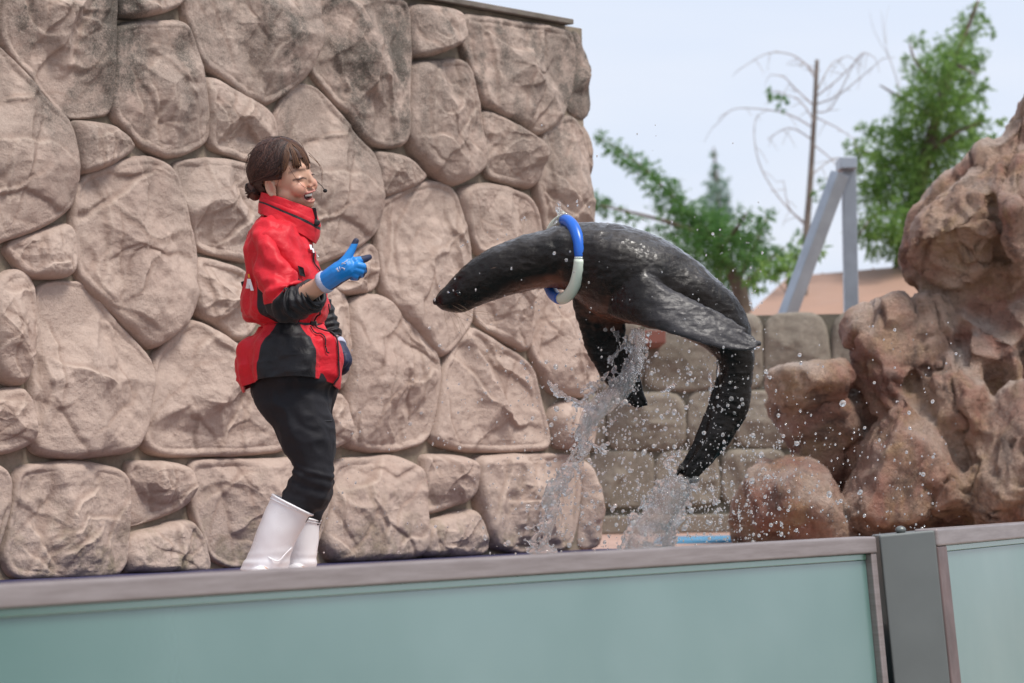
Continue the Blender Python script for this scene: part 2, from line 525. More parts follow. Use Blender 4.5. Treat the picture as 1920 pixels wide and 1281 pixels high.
STONES = {
 'A1': [(2,20),(0,-60),(10,-95),(215,-72),(226,-20),(223,80),(219,200),(203,214),(150,219),(133,213),(100,187),(52,125),(12,83)],
 'A2': [(228,-62),(340,-48),(350,-5),(347,8),(329,20),(282,33),(242,35),(229,28)],
 'A3': [(231,50),(255,43),(320,40),(346,40),(361,52),(373,84),(383,134),(399,215),(400,255),(392,268),(369,282),(336,295),(309,292),(285,278),(248,248),(218,214),(220,168),(225,84)],
 'A4': [(352,-30),(362,-48),(590,-20),(606,10),(601,67),(584,134),(570,151),(544,171),(510,195),(497,196),(470,185),(436,154),(389,124),(379,100),(366,60),(352,15)],
 'A5': [(388,150),(402,145),(423,150),(470,181),(503,198),(518,215),(524,245),(522,285),(505,304),(475,305),(436,289),(406,278),(401,262),(393,190)],
 'A6': [(143,231),(148,225),(175,226),(215,232),(242,248),(262,272),(258,282),(235,299),(195,319),(161,327),(151,325),(146,285)],
 'A7': [(150,350),(160,335),(188,322),(235,302),(268,294),(295,295),(322,309),(339,332),(350,375),(360,420),(372,467),(371,500),(366,574),(352,601),(322,628),(299,648),(279,647),(252,618),(208,574),(168,534),(154,511),(148,460),(146,400)],
 'A8': [(336,312),(346,302),(386,297),(433,299),(476,308),(500,330),(508,400),(500,462),(480,488),(458,489),(416,479),(383,469),(372,450),(356,407),(340,340)],
 'A9': [(524,225),(540,190),(560,164),(580,158),(604,164),(627,191),(657,225),(674,255),(704,282),(713,302),(718,386),(714,423),(708,437),(671,464),(610,491),(560,500),(530,440),(520,330)],
 'A10': [(607,34),(597,84),(588,117),(594,134),(620,168),(661,218),(684,258),(704,272),(735,275),(761,268),(770,255),(771,168),(775,100),(776,34),(771,10),(760,-2),(700,-9),(620,-18)],
 'A11': [(778,20),(780,8),(800,6),(850,13),(868,20),(872,28),(874,74),(862,87),(822,104),(788,109),(776,101)],
 'A12': [(778,124),(795,116),(845,112),(872,112),(886,121),(896,154),(904,201),(916,285),(916,309),(906,322),(862,344),(842,344),(815,326),(768,268),(771,201)],
 'A13': [(872,34),(880,27),(930,34),(1063,52),(1082,62),(1084,134),(1073,188),(1063,215),(1023,252),(1003,253),(979,242),(946,215),(912,198),(896,144),(875,87)],
 'A14': [(909,215),(922,206),(943,215),(973,238),(1003,258),(1016,279),(1020,302),(1010,346),(996,354),(973,349),(929,336),(916,319),(914,279)],
 'A15': [(709,285),(721,282),(761,289),(781,299),(802,322),(807,332),(792,346),(755,362),(724,372),(718,366)],
 'A16': [(716,395),(722,378),(748,362),(788,346),(818,340),(842,346),(862,362),(872,396),(884,445),(892,500),(893,560),(889,608),(872,625),(852,652),(838,665),(825,665),(808,648),(778,615),(748,581),(724,548),(718,511),(716,454)],
 'A17': [(869,359),(882,349),(916,342),(956,349),(993,362),(1013,382),(1024,420),(1030,470),(1010,505),(960,495),(910,480),(890,450),(878,415)],
 'A18': [(896,560),(896,520),(907,500),(950,508),(990,520),(999,560),(1001,640),(997,655),(986,657),(956,642),(926,621),(899,601)],
 'A19': [(372,491),(383,482),(409,487),(460,501),(480,520),(490,560),(490,600),(478,625),(453,640),(430,628),(403,611),(379,595),(369,575),(367,534)],
 'A20': [(1020,255),(1037,232),(1063,218),(1084,222),(1100,252),(1110,285),(1113,370),(1119,396),(1119,430),(1117,490),(1100,525),(1060,515),(1035,470),(1026,403),(1010,352),(1016,302)],
 'A21': [(1003,560),(1015,530),(1060,525),(1085,540),(1105,560),(1124,640),(1127,700),(1128,725),(1110,742),(1060,742),(1036,728),(1020,690),(1003,655)],
 'A23': [(875,628),(889,615),(902,618),(949,648),(986,668),(1010,695),(1016,729),(1037,806),(1040,830),(1033,840),(1003,844),(889,847),(835,837),(815,820),(822,803),(828,762),(835,702),(852,665)],
 'A24': [(1038,772),(1060,752),(1110,752),(1126,775),(1127,830),(1110,842),(1060,842),(1046,832)],
 'A25': [(661,574),(671,561),(694,556),(724,558),(741,568),(761,598),(802,635),(828,668),(833,692),(828,735),(822,786),(812,816),(801,830),(774,838),(734,843),(694,845),(660,835),(652,823),(652,780),(650,718),(657,650)],
 'A26': [(600,560),(617,544),(637,537),(657,554),(662,581),(660,635),(650,702),(643,732),(620,730),(600,700),(592,600)],
 'A26b': [(600,750),(617,739),(637,734),(650,746),(655,786),(654,826),(650,832),(627,845),(600,846),(580,840),(572,790)],
 'A27': [(80,544),(101,533),(158,533),(178,538),(195,558),(201,575),(228,605),(255,635),(289,675),(294,695),(292,722),(282,756),(279,796),(268,820),(255,841),(218,851),(134,859),(87,851),(70,841),(68,817),(65,736),(74,635),(79,585)],
 'A28': [(295,679),(309,652),(336,621),(362,601),(383,605),(413,621),(450,648),(495,690),(535,760),(550,820),(540,842),(470,852),(369,854),(312,854),(285,844),(272,820),(279,770),(290,730)],
 'A30': [(20,470),(23,460),(34,447),(84,430),(134,418),(144,424),(151,444),(152,477),(144,511),(128,522),(67,522),(50,511)],
 'A32': [(635,540),(640,500),(665,475),(690,455),(708,458),(717,484),(717,534),(704,548),(661,553),(643,549)],
 'B1': [(40,891),(50,876),(101,869),(151,864),(188,869),(232,881),(247,898),(248,935),(245,1002),(240,1072),(200,1086),(60,1088),(30,1075),(17,1042),(23,1002),(34,951)],
 'B2': [(247,871),(255,864),(329,866),(356,874),(366,888),(366,928),(352,951),(319,968),(268,985),(250,985),(249,951),(250,918)],
 'B3': [(245,1012),(262,998),(302,988),(336,975),(369,975),(386,998),(399,1035),(402,1068),(390,1074),(250,1080),(242,1050)],
 'B4': [(369,874),(379,864),(436,862),(537,860),(600,862),(622,880),(622,940),(606,1000),(595,1030),(560,1058),(450,1064),(423,1054),(403,1039),(389,1002),(369,951)],
 'B5': [(637,870),(650,860),(701,857),(744,855),(774,867),(795,881),(798,901),(796,961),(791,1042),(760,1050),(640,1054),(623,1042),(613,1015),(615,995),(627,934),(628,894)],
 'B6': [(800,857),(808,852),(868,854),(889,862),(895,877),(895,924),(882,941),(835,958),(805,965),(801,954)],
 'B7': [(797,988),(815,975),(855,961),(892,953),(905,965),(919,1001),(924,1032),(905,1042),(800,1048),(792,1030)],
 'B8': [(897,864),(912,853),(1070,851),(1092,864),(1100,880),(1098,934),(1092,988),(1080,1028),(1000,1036),(935,1030),(922,1005),(912,975),(900,934)],
}
sa, _ = WZ(305, 170); sb, _ = WZ(842, 230)
PERIOD = sb - sa
PAN1 = ['A1','A2','A3','A4','A5','A6','A7','A8','A19','A27','A28','A30','B1','B2','B3','B4','A9','A26','A26b','A10']
S_END, _ = WZ(1101, 600, 0.0)
Z_TOP_S = WZ(900, 20, 0.0)[1]
stone_wall = empty('stone_wall', W0 + U * 1.5, 'tall pinkish brown wall of big irregular cast stones behind the woman', 'stone wall')
S_LEFT = -PERIOD - 0.9
mb = MB()
mid = W0 + U * ((S_LEFT + S_END) / 2) - NW * 0.17 + np.array([0, 0, Z_TOP_S / 2])
mb.box(mid, U * (S_END - S_LEFT) / 2, NW * 0.17, np.array([0, 0, Z_TOP_S / 2]))
mb.build('mortar_core', M_MORTAR, stone_wall, smooth=False)
mb = MB()
mb.box(W0 + U * ((S_LEFT + S_END) / 2 - .06) - NW * 0.14 + np.array([0, 0, Z_TOP_S + .012]), U * ((S_END - S_LEFT) / 2 - .06), NW * 0.19, np.array([0, 0, .012]))
bevel(mb.build('coping', M_COPING, stone_wall, smooth=False), .004)

made = {}
for i, (k, px) in enumerate(STONES.items()):
    poly = np.array([WZ(x, y) for x, y in px])
    poly[:, 1] = np.minimum(poly[:, 1], Z_TOP_S - .012)
    if k in ('A1', 'A2', 'A4'): poly[:, 1] = np.where(poly[:, 1] > Z_TOP_S - .12, Z_TOP_S - .015, poly[:, 1])
    area = 0.5 * abs(np.dot(poly[:, 0], np.roll(poly[:, 1], 1)) - np.dot(poly[:, 1], np.roll(poly[:, 0], 1)))
    sz = math.sqrt(area)
    T = 0.07 + 0.03 * min(1, sz / .5); R = 0.030 + .016 * min(1, sz / .5)
    V, fs, at = stone_mesh(k, poly, 11 + i, T, R, M_STONE, wall_frame, amp=0.018 * min(1.1, .45 + sz), ncr=int(7 + 20 * sz), ztop=Z_TOP_S)
    made[k] = mk('stone', V, fs, M_STONE, stone_wall, attrs=at)
for k in PAN1:                                        # the casting repeats to the left, beyond the frame
    if k == 'A10': continue
    o = made[k].copy(); COL.objects.link(o)
    o.location = made[k].location - Vector(U * PERIOD)
# corner stones wrapping the free end of the wall
def end_stone(px, seed, s_back=-0.30):
    poly = np.array([WZ(x, y, 0.03) for x, y in px])
    V, fs, at = stone_mesh('e', poly, seed, 0.06, 0.07, M_STONE, wall_frame, amp=.015, ncr=5, back=0.32, ztop=Z_TOP_S, nseg=96, nring=26)
    mk('stone', V, fs, M_STONE, stone_wall, attrs=at)
end_stone([(1077,57),(1087,59),(1098,74),(1097,90),(1109,104),(1110,134),(1110,168),(1115,188),(1114,208),(1104,221),(1097,223),(1073,208),(1070,195),(1080,151),(1085,84)], 301)
end_stone([(1088,868),(1104,866),(1117,880),(1125,930),(1132,1000),(1130,1026),(1092,1030),(1092,985),(1096,930)], 302)
end_stone([(1098,236),(1106,240),(1112,262),(1113,330),(1109,372),(1100,352),(1098,300)], 303)
end_stone([(1090,540),(1110,545),(1126,600),(1128,660),(1120,690),(1105,650)], 304)

# ------------------------------------------------------------------ low grey wall behind
DR = 16.0
M_GREY = None
def grey_mat():
    t = NT('grey_stone'); v = t.coord()
    c = t.ramp(t.noise(v, 3.5, 6, .65), (.3, (.17, .145, .115)), (.55, (.245, .21, .17)), (.75, (.29, .255, .21)))
    c = t.mix(t.ramp(t.noise(v, 45, 5, .7), (.45, 0.), (.7, .55)), c, (.12, .105, .08))
    t.color(c); t.set(Roughness=.88); t.bump(t.noise(v, 40, 7, .7), .5, .012)
    return t.mat
M_GREY = grey_mat()
def rear_frame(s, z, h):
    s = np.asarray(s); z = np.asarray(z); h = np.asarray(h)
    return np.stack([s, np.full(len(s), 0.0) + RY - h, z], 1)
RY = P(1400, 800, DR)[1]
def RXZ(px, py):
    q = on_plane(px, py, np.array([0, RY, 0.]), np.array([0, 1., 0])); return q[0], q[2]
x0r, ztr = RXZ(1000, 592); x1r, _ = RXZ(1900, 592); ztr = RXZ(1500, 590)[1]
low_wall = empty('low_wall', ((x0r + x1r) / 2, RY, 0), 'low grey rubble stone wall behind the leaping sea lion', 'stone wall')
mb = MB(); mb.box(((x0r + x1r) / 2, RY + .15, ztr / 2), ((x1r - x0r) / 2, 0, 0), (0, .15, 0), (0, 0, ztr / 2))
mb.build('mortar_core', mortar_mat('grey_mortar', (.10, .09, .07), (.17, .15, .12)), low_wall, smooth=False)
rng = np.random.default_rng(5)
zpl = RXZ(1400, 955)[1]
rows = [zpl + .02, zpl + .34, zpl + .34 + .33, ztr + .006]
# jittered node grid -> irregular cells
cells = []
nx = 8
for r in range(3):
    xs = np.linspace(x0r, x1r, nx + 1) + (0 if r % 2 == 0 else .16)
    xs = xs + rng.normal(0, .05, nx + 1)
    for i in range(nx):
        zb = rows[r]; zt_ = rows[r + 1]
        j = lambda: rng.normal(0, .022)
        a = .002
        xa, xb = xs[i] + a, xs[i + 1] - a
        mz1 = 0 if r == 0 else .05; mz2 = 0 if r == 2 else .05
        pb = math.sin(i * 2.1 + r) * mz1; pt = math.sin(i * 2.1 + r + 1) * mz2
        cells.append([(xa + .004, zb + a + abs(pb) * .2), ((xa + xb) / 2, zb + a), (xb - .004, zb + a + abs(pb) * .2), (xb, (zb + zt_) / 2 + j()), (xb - .004 - abs(j()), zt_ - a), ((xa + xb) / 2, zt_ - a - abs(pt) * .2), (xa + .004 + abs(j()), zt_ - a), (xa, (zb + zt_) / 2 + j())])
for i, c in enumerate(cells):
    V, fs, at = stone_mesh('g', c, 500 + i, .045, .04, M_GREY, rear_frame, nseg=64, nring=18, amp=.006, ncr=5, back=.03, ztop=9, weather=False, uneven=.008)
    mk('stone', V, fs, M_GREY, low_wall, attrs=at)
mb = MB(); mb.box(((x0r + x1r) / 2, RY - .06, zpl / 2 - .012), ((x1r - x0r) / 2, 0, 0), (0, .06, 0), (0, 0, zpl / 2 - .012))
bevel(mb.build('plinth', M_GREY, low_wall, smooth=False), .01)
q = P(1225, 634, 15.5)
mb = MB(); mb.box(q + np.array([0, .2, 0]), (.06, 0, 0), (0, .35, 0), (0, 0, .035))
tag(bevel(mb.build('wooden_beam', simple('red_wood', (.20, .07, .05), .6), None, smooth=False), .005), 'red brown beam end jutting from the low grey wall', 'beam')
# ------------------------------------------------------------------ ground, deck, pool
Z3 = np.array([0, 0, 1.0])
M_GROUND = simple('ground_paving', (.30, .27, .24), .9, nscale=.6, bump=.2)
M_DECK = simple('pink_deck', (.40, .26, .21), .8, nscale=5, bump=.3, bscale=90)
M_BLUE = simple('blue_paint', (.022, .022, .075), .55, nscale=6, bump=.15)
t = NT('pool_water'); v = t.coord()
t.set(Base_Color=(.018, .075, .085), Roughness=.08, IOR=1.33)
t.bump(t.noise(t.mapping(v, (1, 2.2, 1)), 9, 4, .6, .6), .5, .03); M_POOL = t.mat

def slab(name, corners, z0, z1, mat, kind='structure'):
    c = np.asarray(corners, float); n = len(c)
    v = np.vstack([np.c_[c, np.full(n, z0)], np.c_[c, np.full(n, z1)]])
    f = [tuple(range(n))[::-1], tuple(range(n, 2 * n))] + [(i, (i + 1) % n, n + (i + 1) % n, n + i) for i in range(n)]
    o = mk(name, v, f, mat, None, False); return tag(o, kind=kind)

v = np.array([[-1500, -1500, -1.0], [1500, -1500, -1.0], [1500, 1500, -1.0], [-1500, 1500, -1.0]])
tag(mk('ground', v, [(0, 1, 2, 3)], M_GROUND, None, False), kind='structure')
BAR0 = P(0, 1097, 5.7)
DB = float(np.dot(BAR0 - W0, NW))              # wall -> barrier distance
def wxy(s, n): return (W0 + U * s + NW * n)[:2]
EDGE = 1.95
slab('deck', [wxy(-14, EDGE), wxy(16, EDGE), wxy(40, 0), wxy(40, -40), wxy(-14, -40)], -1.0, 0.0, M_DECK)
slab('painted_strip', [wxy(-4, .02), wxy(-4, .5), wxy(S_END + .05, .5), wxy(S_END + .05, .02)], .001, .005, M_BLUE)
a, b, c, d = (P(x, y, dd) for x, y, dd in ((1235, 1000, 14.6), (1395, 1000, 14.6), (1400, 1000, 13.6), (1225, 1000, 13.6)))
M_SHAL = simple('shallow_blue', (.10, .36, .60), .25, nscale=9, var=.2)
slab('shallow_pool', [a[:2], b[:2], c[:2], d[:2]][::-1], .001, .012, M_SHAL)

# ------------------------------------------------------------------ glass barrier in front
t = NT('frame_metal'); v = t.coord()
t.color(t.mix(t.ramp(t.noise(t.mapping(v, (1, 1, 14)), 5, 6, .7), (.3, 0.), (.75, 1.)), (.23, .19, .18), (.36, .31, .30)))
t.set(Metallic=.55, Roughness=.42); t.bump(t.noise(v, 50, 5), .1, .002); M_FRAME = t.mat
M_STILE = simple('brown_stile', (.125, .085, .08), .5, nscale=8, var=.25, Metallic=.2) if False else simple('brown_stile', (.125, .085, .08), .5, .2, .25, 8)
M_POST = simple('grey_post_plate', (.145, .155, .15), .40, .45, .12, 3)
t = NT('frosted_glass'); v = t.coord()
t.color(t.ramp(t.noise(v, 1.6, 3, .5), (.3, (.066, .160, .140)), (.7, (.105, .205, .185))))
t.set(Roughness=.38, Transmission_Weight=.25, IOR=1.45)
t.rough(t.ramp(t.noise(v, 1.2, 3), (.35, .33), (.65, .43)))
t.bump(t.noise(v, 7, 3), .05, .01); M_FROST = t.mat
t = NT('green_glass_edge'); t.set(Base_Color=(.055, .22, .13), Roughness=.25, Transmission_Weight=.25); M_GEDGE = t.mat

LEAN = .085
def barrier_run(parent_label, p0, u, L, zt, glass=True, stile_ends=(True, True), stile_w=.02, stile_m=None, rail_h=.048, label=None, zs=0):
    """a leaning framed pane: p0 top-left of the rail (front edge), u run direction, L length"""
    n = np.array([u[1], -u[0], 0]); dn = -Z3 + n * LEAN; dn /= np.linalg.norm(dn)       # down the lean
    root = empty('glass_barrier', p0 + dn * .9, label, 'barrier', 'framed panes of the pool barrier')
    sl = np.array([0, 0, zs])
    uu = u + sl; uu /= np.linalg.norm(uu)
    def bx(name, s0, s1, d0, d1, t0, t1, m, bv=.004):
        mb = MB(); c = p0 + uu * (s0 + s1) / 2 + dn * (d0 + d1) / 2 - n * (t0 + t1) / 2
        mb.box(c, uu * (s1 - s0) / 2, dn * (d1 - d0) / 2, n * (t1 - t0) / 2)
        o = mb.build(name, m, root, smooth=False)
        if bv: bevel(o, bv, 3)
        return o
    bx('top_rail', 0, L, 0, rail_h, 0, .07, M_FRAME, .006)
    bx('bottom_rail', 0, L, .86, .91, 0, .07, M_FRAME)
    if stile_ends[0]: bx('stile', 0, stile_w, rail_h + .001, .859, .004, .066, stile_m or M_FRAME)
    if stile_ends[1]: bx('stile', L - stile_w, L, rail_h + .001, .859, .004, .066, stile_m or M_FRAME)
    a = stile_w + .001 if stile_ends[0] else 0.001; b = L - stile_w - .001 if stile_ends[1] else L - .001
    bx('clear_strip', a, b, rail_h + .001, rail_h + .019, .022, .040, M_GEDGE, .002)  # strip of clear green glass left between rail and frosting
    bx('glass_pane', a, b, rail_h + .02, .859, .025, .037, M_FROST, .002)
    return root, n, dn, uu

def s_at(px, py, p0, n, u):
    return float(np.dot(on_plane(px, py, p0, n) - p0, u))
P0 = BAR0.copy()
e = s_at(1643, 1006, P0, NW, U)
sl = on_plane(1643, 1006, P0, NW)[2] - P0[2]
PA = P0 - U * 1.6 - Z3 * (sl / e * 1.6)
barrier_run('', PA, U, e + 1.6, 0, stile_w=.028, label='long frosted teal glass pane in a brown metal frame, left of the grey post', zs=sl / e)
d_post = float(np.dot(on_plane(1643, 1006, P0, NW) - CAM, fwd))
# post plate faces the audience
pa = P(1648, 1004, d_post + .03); pb = P(1753, 994, d_post + .03 + .02)
pu = pb - pa; Lp = np.linalg.norm(pu); pu /= Lp
puh = np.array([pu[0], pu[1], 0]); puh /= np.linalg.norm(puh)
pn = np.array([puh[1], -puh[0], 0]); dn = -Z3 + np.array([.075, -.03, 0]); dn /= np.linalg.norm(dn)
post = empty('barrier_post', pa + dn * .9, 'grey metal corner post between the two glass barrier panes', 'post')
mb = MB(); mb.box((pa + pb) / 2 + dn * .46 - pn * .05, pu * Lp / 2, dn * .46, pn * .05)
bevel(mb.build('plate', M_POST, post, smooth=False), .006, 3)
mb = MB(); mb.ell(pa + pu * .075 - pn * .04 + Z3 * .008, (.016, .016, .012)); mb.build('cap_bolt', M_POST, post)
for kk, (px, py) in enumerate(((1690, 1113),)):
    q = on_plane(px, py, pa, pn) + pn * .001
    mb = MB(); mb.ell(q, (.006, .004, .006)); mb.build('screw', M_STILE, post)
u2 = P(1920, 980, d_post + 1.05) - P(1757, 992, d_post + .05); L2 = np.linalg.norm(u2)
p2 = P(1757, 992, d_post + .05)
u2h = np.array([u2[0], u2[1], 0]); u2h /= np.linalg.norm(u2h)
barrier_run('', p2, u2h, L2 + 1.4, 0, stile_ends=(True, True), stile_w=.105, stile_m=M_STILE, rail_h=.05, label='short frosted teal glass pane right of the grey post, with wide brown stile', zs=u2[2] / np.linalg.norm(u2[:2]))

q2 = (p2 + u2h * 3.0)[:2] + np.array([-u2h[1], u2h[0]]) * .35
e = e + float(np.dot(BAR0 - W0, U))
slab('pool_water', [wxy(-14, DB - .12), wxy(e - .1, DB - .12), tuple(p2[:2] + np.array([-u2h[1], u2h[0]]) * .25), tuple(q2), wxy(e + 3.5, EDGE + .002), wxy(-14, EDGE + .002)], -1.0, -.12, M_POOL)

# ------------------------------------------------------------------ rock formation
def rock_mat():
    t = NT('red_rock'); v = t.coord()
    c = t.ramp(t.noise(v, 1.9, 6, .62, .5), (.30, (.20, .092, .066)), (.42, (.40, .195, .142)), (.53, (.52, .335, .245)), (.68, (.68, .50, .38)))
    c = t.mix(t.ramp(t.noise(v, 4.1, 6, .7, 1.), (.5, 0.), (.66, .75)), c, (.42, .27, .14))
    c = t.mix(t.ramp(t.noise(v, 3.3, 7, .75, .6), (.52, 0.), (.64, .85)), c, (.11, .07, .058))
    c = t.mix(t.ramp(t.noise(v, 50, 5, .75), (.48, 0.), (.74, .5)), c, (.13, .09, .07))
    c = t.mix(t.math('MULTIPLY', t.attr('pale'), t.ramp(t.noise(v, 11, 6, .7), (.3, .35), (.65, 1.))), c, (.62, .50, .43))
    t.color(c)
    t.rough(t.ramp(t.noise(v, 8, 5), (.35, .45), (.65, .85)))
    h = t.math('ADD', t.noise(v, 18, 9, .72, .4), t.math('MULTIPLY', t.noise(v, 75, 6, .7), .4))
    t.bump(h, 1.25, .04)
    return t.mat
M_ROCK = rock_mat()

def facets(q, seed, dens=160, sc=1.0, mx=140):
    """broken planes: cellular distance in a warped space, giving flat faces that meet in sharp edges"""
    rg = np.random.default_rng(seed); lo = q.min(0); hi = q.max(0)
    n = int(np.clip(np.prod(hi - lo + .05) * dens, 10, mx)); c = rg.uniform(lo, hi, (n, 3)); g = rg.normal(0, 3.6, (n, 3)); h = rg.normal(0, .40 * sc, n)
    best = np.full(len(q), 9.); out = np.zeros(len(q))
    for k in range(n):
        e = q - c[k]; d = (e ** 2).sum(1); m = d < best
        best[m] = d[m]; out[m] = (e[m] @ g[k]) + h[k]
    return np.clip(out, -1.1, 1.1)


ROCKS = MB()
def boulder(px, depth, thick, nphi=46, nth=110):
    """closed lump whose outline follows px; thick = half depth in metres"""
    o = resample_closed(chaikin(np.array(px, float), 1), nth)
    c = o.mean(0); o = c + (o - c) * 1.045
    ph = np.linspace(-np.pi / 2 + .03, np.pi / 2 - .03, nphi)
    k = np.cos(ph)[:, None, None] ** .6
    img = c + (o - c)[None] * k
    dd = depth - thick * np.sign(np.sin(ph)) * np.abs(np.sin(ph)) ** .9
    V = P(img[..., 0], img[..., 1], np.broadcast_to(dd[:, None], img.shape[:2]))
    # split faces: flat planes cut off the lump, kept away from the traced outline
    rg = np.random.default_rng(int(px[0][0] * 7 + px[1][1] * 3))
    C0 = V.reshape(-1, 3).mean(0); q = V.reshape(-1, 3) - C0
    for _ in range(10):
        g = rg.normal(0, 1, 3) * np.array([1, .8, .8]); g[1] = -abs(g[1]) - .25; g /= np.linalg.norm(g)
        pr = q @ g; h = pr.max() * rg.uniform(.58, .88)
        q = q * np.where(pr > h, h / np.maximum(pr, 1e-6), 1)[:, None]
    V = (q + C0).reshape(V.shape)
    ROCKS.add(V, grid_faces(nphi, nth) + caps(nphi, nth))


DK = 13.0
B = lambda px, dz, th, *a, **k: boulder(px, DK + dz, th)
# big mass and its overhanging head
B([(1640,640),(1760,540),(1900,420),(2160,400),(2200,1040),(1480,1050),(1540,850)], .75, .55)
B([(1912,190),(1903,222),(1888,262),(1832,282),(1782,317),(1745,368),(1716,397),(1703,448),(1690,472),(1703,505),(1724,540),(1748,562),(1790,585),(1850,580),(1930,560),(2120,540),(2190,400),(2150,230),(2040,170),(1950,160)], .30, .42)
B([(1745,372),(1800,330),(1860,330),(1890,380),(1880,470),(1820,540),(1760,540),(1705,500),(1696,470),(1712,420)], .05, .26)
B([(1830,300),(1890,265),(1960,260),(1990,380),(1940,520),(1890,520),(1880,400)], .0, .26)
B([(1900,560),(1840,540),(1790,560),(1770,600),(1800,650),(1850,700),(1870,760),(1920,800),(2100,800),(2150,600),(2050,520)], .25, .45)
B([(1573,610),(1590,582),(1640,556),(1720,545),(1785,565),(1805,630),(1745,700),(1690,720),(1640,700),(1600,665)], .15, .30)
B([(1690,690),(1705,640),(1750,612),(1800,615),(1850,660),(1870,760),(1850,900),(1810,1000),(1760,1000),(1730,850)], .0, .30)
B([(1610,680),(1690,690),(1750,780),(1800,900),(1820,1050),(1660,1050),(1640,850)], .15, .30)
B([(1443,725),(1458,702),(1520,692),(1590,678),(1640,720),(1650,850),(1600,1000),(1535,985),(1500,860),(1462,795)], .25, .3)
B([(1440,715),(1458,698),(1520,690),(1585,676),(1612,705),(1600,740),(1540,745),(1500,775),(1460,765)], .05, .22)
B([(1362,1050),(1378,940),(1420,878),(1480,842),(1540,880),(1600,1000),(1610,1050)], -.05, .3)
B([(1560,1050),(1582,890),(1612,800),(1655,740),(1705,745),(1770,830),(1830,930),(1870,1050)], -.12, .32)
B([(1600,640),(1680,640),(1720,720),(1700,800),(1640,790),(1600,720)], .12, .26)
B([(1818,830),(1850,770),(1900,715),(1990,690),(2080,760),(2100,1050),(1825,1050)], -.25, .4)
B([(1790,560),(1900,540),(1990,600),(1980,760),(1880,800),(1800,740)], .22, .36)
B([(1640,620),(1800,560),(1960,560),(2000,760),(1960,1050),(1620,1050),(1600,760)], .42, .42)
B([(1560,760),(1640,720),(1680,800),(1660,1000),(1580,1000)], .30, .30)
B([(1740,560),(1800,560),(1850,640),(1830,740),(1780,720)], .18, .28)
B([(1680,670),(1770,660),(1810,760),(1760,830),(1690,790)], .10, .26)
B([(1800,330),(1890,310),(1920,420),(1880,480),(1800,470)], .10, .30)
B([(1800,600),(1900,580),(1960,680),(1930,800),(1840,780)], .12, .34)
B([(1740,930),(1790,880),(1845,930),(1860,1050),(1720,1050)], .0, .25)
v, f, n = remesh(ROCKS, .0135, 1, .5)
# cracked planes stretched down the face, ledges and chips
w = v * np.array([1.0, 1.0, .62]) + .10 * np.stack([fbm(v * 2.8, 3, 3), fbm(v * 2.8, 3, 4), fbm(v * 2.8, 3, 5)], 1)
bed = w @ np.array([.55, -.30, .85]); st = bed * 5.5
saw = st - np.floor(st); ledge = np.where(saw < .8, saw / .8, (1 - saw) / .2) - .5
crack = np.exp(-(np.abs(vnoise(w * np.array([2.3, 2.3, 1.6]), 61) + .35 * vnoise(w * 7, 62)) / .045) ** 2)
d = .036 * (.8 * fbm(w * 2.2, 3, 1) + .55 * ledge * (vnoise(v * 1.9, 2) * .6 + .5) + .50 * (ridged(w * np.array([3.6, 3.6, 2.2]), 3, 21) - .6)
            + .30 * facets(w, 9, 700, .5, 380) + .34 * ledge * (vnoise(v * 4, 5) * .6 + .4) + .22 * fbm(v * 11, 3, 14) + .16 * (ridged(v * 19, 3, 12) - .6)) - .030 * crack
out = ((v - CAM) @ right) / ((v - CAM) @ fwd) * F + 960
v = v + n * (d - .004)[:, None]
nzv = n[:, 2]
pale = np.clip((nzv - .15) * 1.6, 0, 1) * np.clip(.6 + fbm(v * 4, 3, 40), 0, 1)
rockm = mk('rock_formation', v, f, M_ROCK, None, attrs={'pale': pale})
origin_to(rockm, P(1650, 1000, DK) * np.array([1, 1, 0]))
tag(rockm, 'craggy reddish brown artificial rocks to the right of the sea lion', 'rocks')
print('rock verts', len(v))

# ------------------------------------------------------------------ pavilion roof and steel A frame behind
DRF = 24.0
M_ROOF = simple('tan_roof', (.33, .20, .145), .7, nscale=1.2, var=.06)
M_PAVW = simple('pavilion_wall', (.42, .36, .30), .8, nscale=2)
pav = empty('pavilion', P(1600, 640, DRF + 2) * np.array([1, 1, 0]) + np.array([0, 0, -1]), 'low building with tan hipped roof behind the grey wall', 'building')
r = [P(1385, 606, DRF), P(2150, 606, DRF), P(2100, 470, DRF + 3.2), P(1478, 519, DRF + 2.0)]
r[2] = P(2050, 467, DRF + 2.0)
back = [P(1470, 580, DRF + 5), P(2100, 575, DRF + 5)]
mb = MB(); mb.add(np.array(r + back), [(0, 1, 2, 3), (0, 3, 4), (4, 3, 2, 5), (1, 5, 2), (0, 4, 5, 1)])
mb.build('roof', M_ROOF, pav, smooth=False)
for x in (1640, 1735, 1545):
    n_ = np.cross(r[1] - r[0], r[3] - r[0]); n_ /= np.linalg.norm(n_)
    if n_[1] > 0: n_ = -n_
    q0 = on_plane(x, 604, r[0], n_); q1 = on_plane(x - 3, 505 if x > 1600 else 514, r[0], n_)
    mb = MB(); mb.tube([q0 + n_ * .004, q1 + n_ * .004], .012, 6); mb.build('seam', M_ROOF, pav)
a0 = r[0] + np.array([.4, .5, 0]); a1 = r[1] + np.array([-.4, .5, 0])
mb = MB(); cz = (a0[2] - .1 - 1.0) / 2
mb.box(((a0[0] + a1[0]) / 2, a0[1] + 2.0, cz), ((a1[0] - a0[0]) / 2, 0, 0), (0, 2.0, 0), (0, 0, (a0[2] - .1 + 1.0) / 2))
mb.build('wall', M_PAVW, pav, smooth=False)

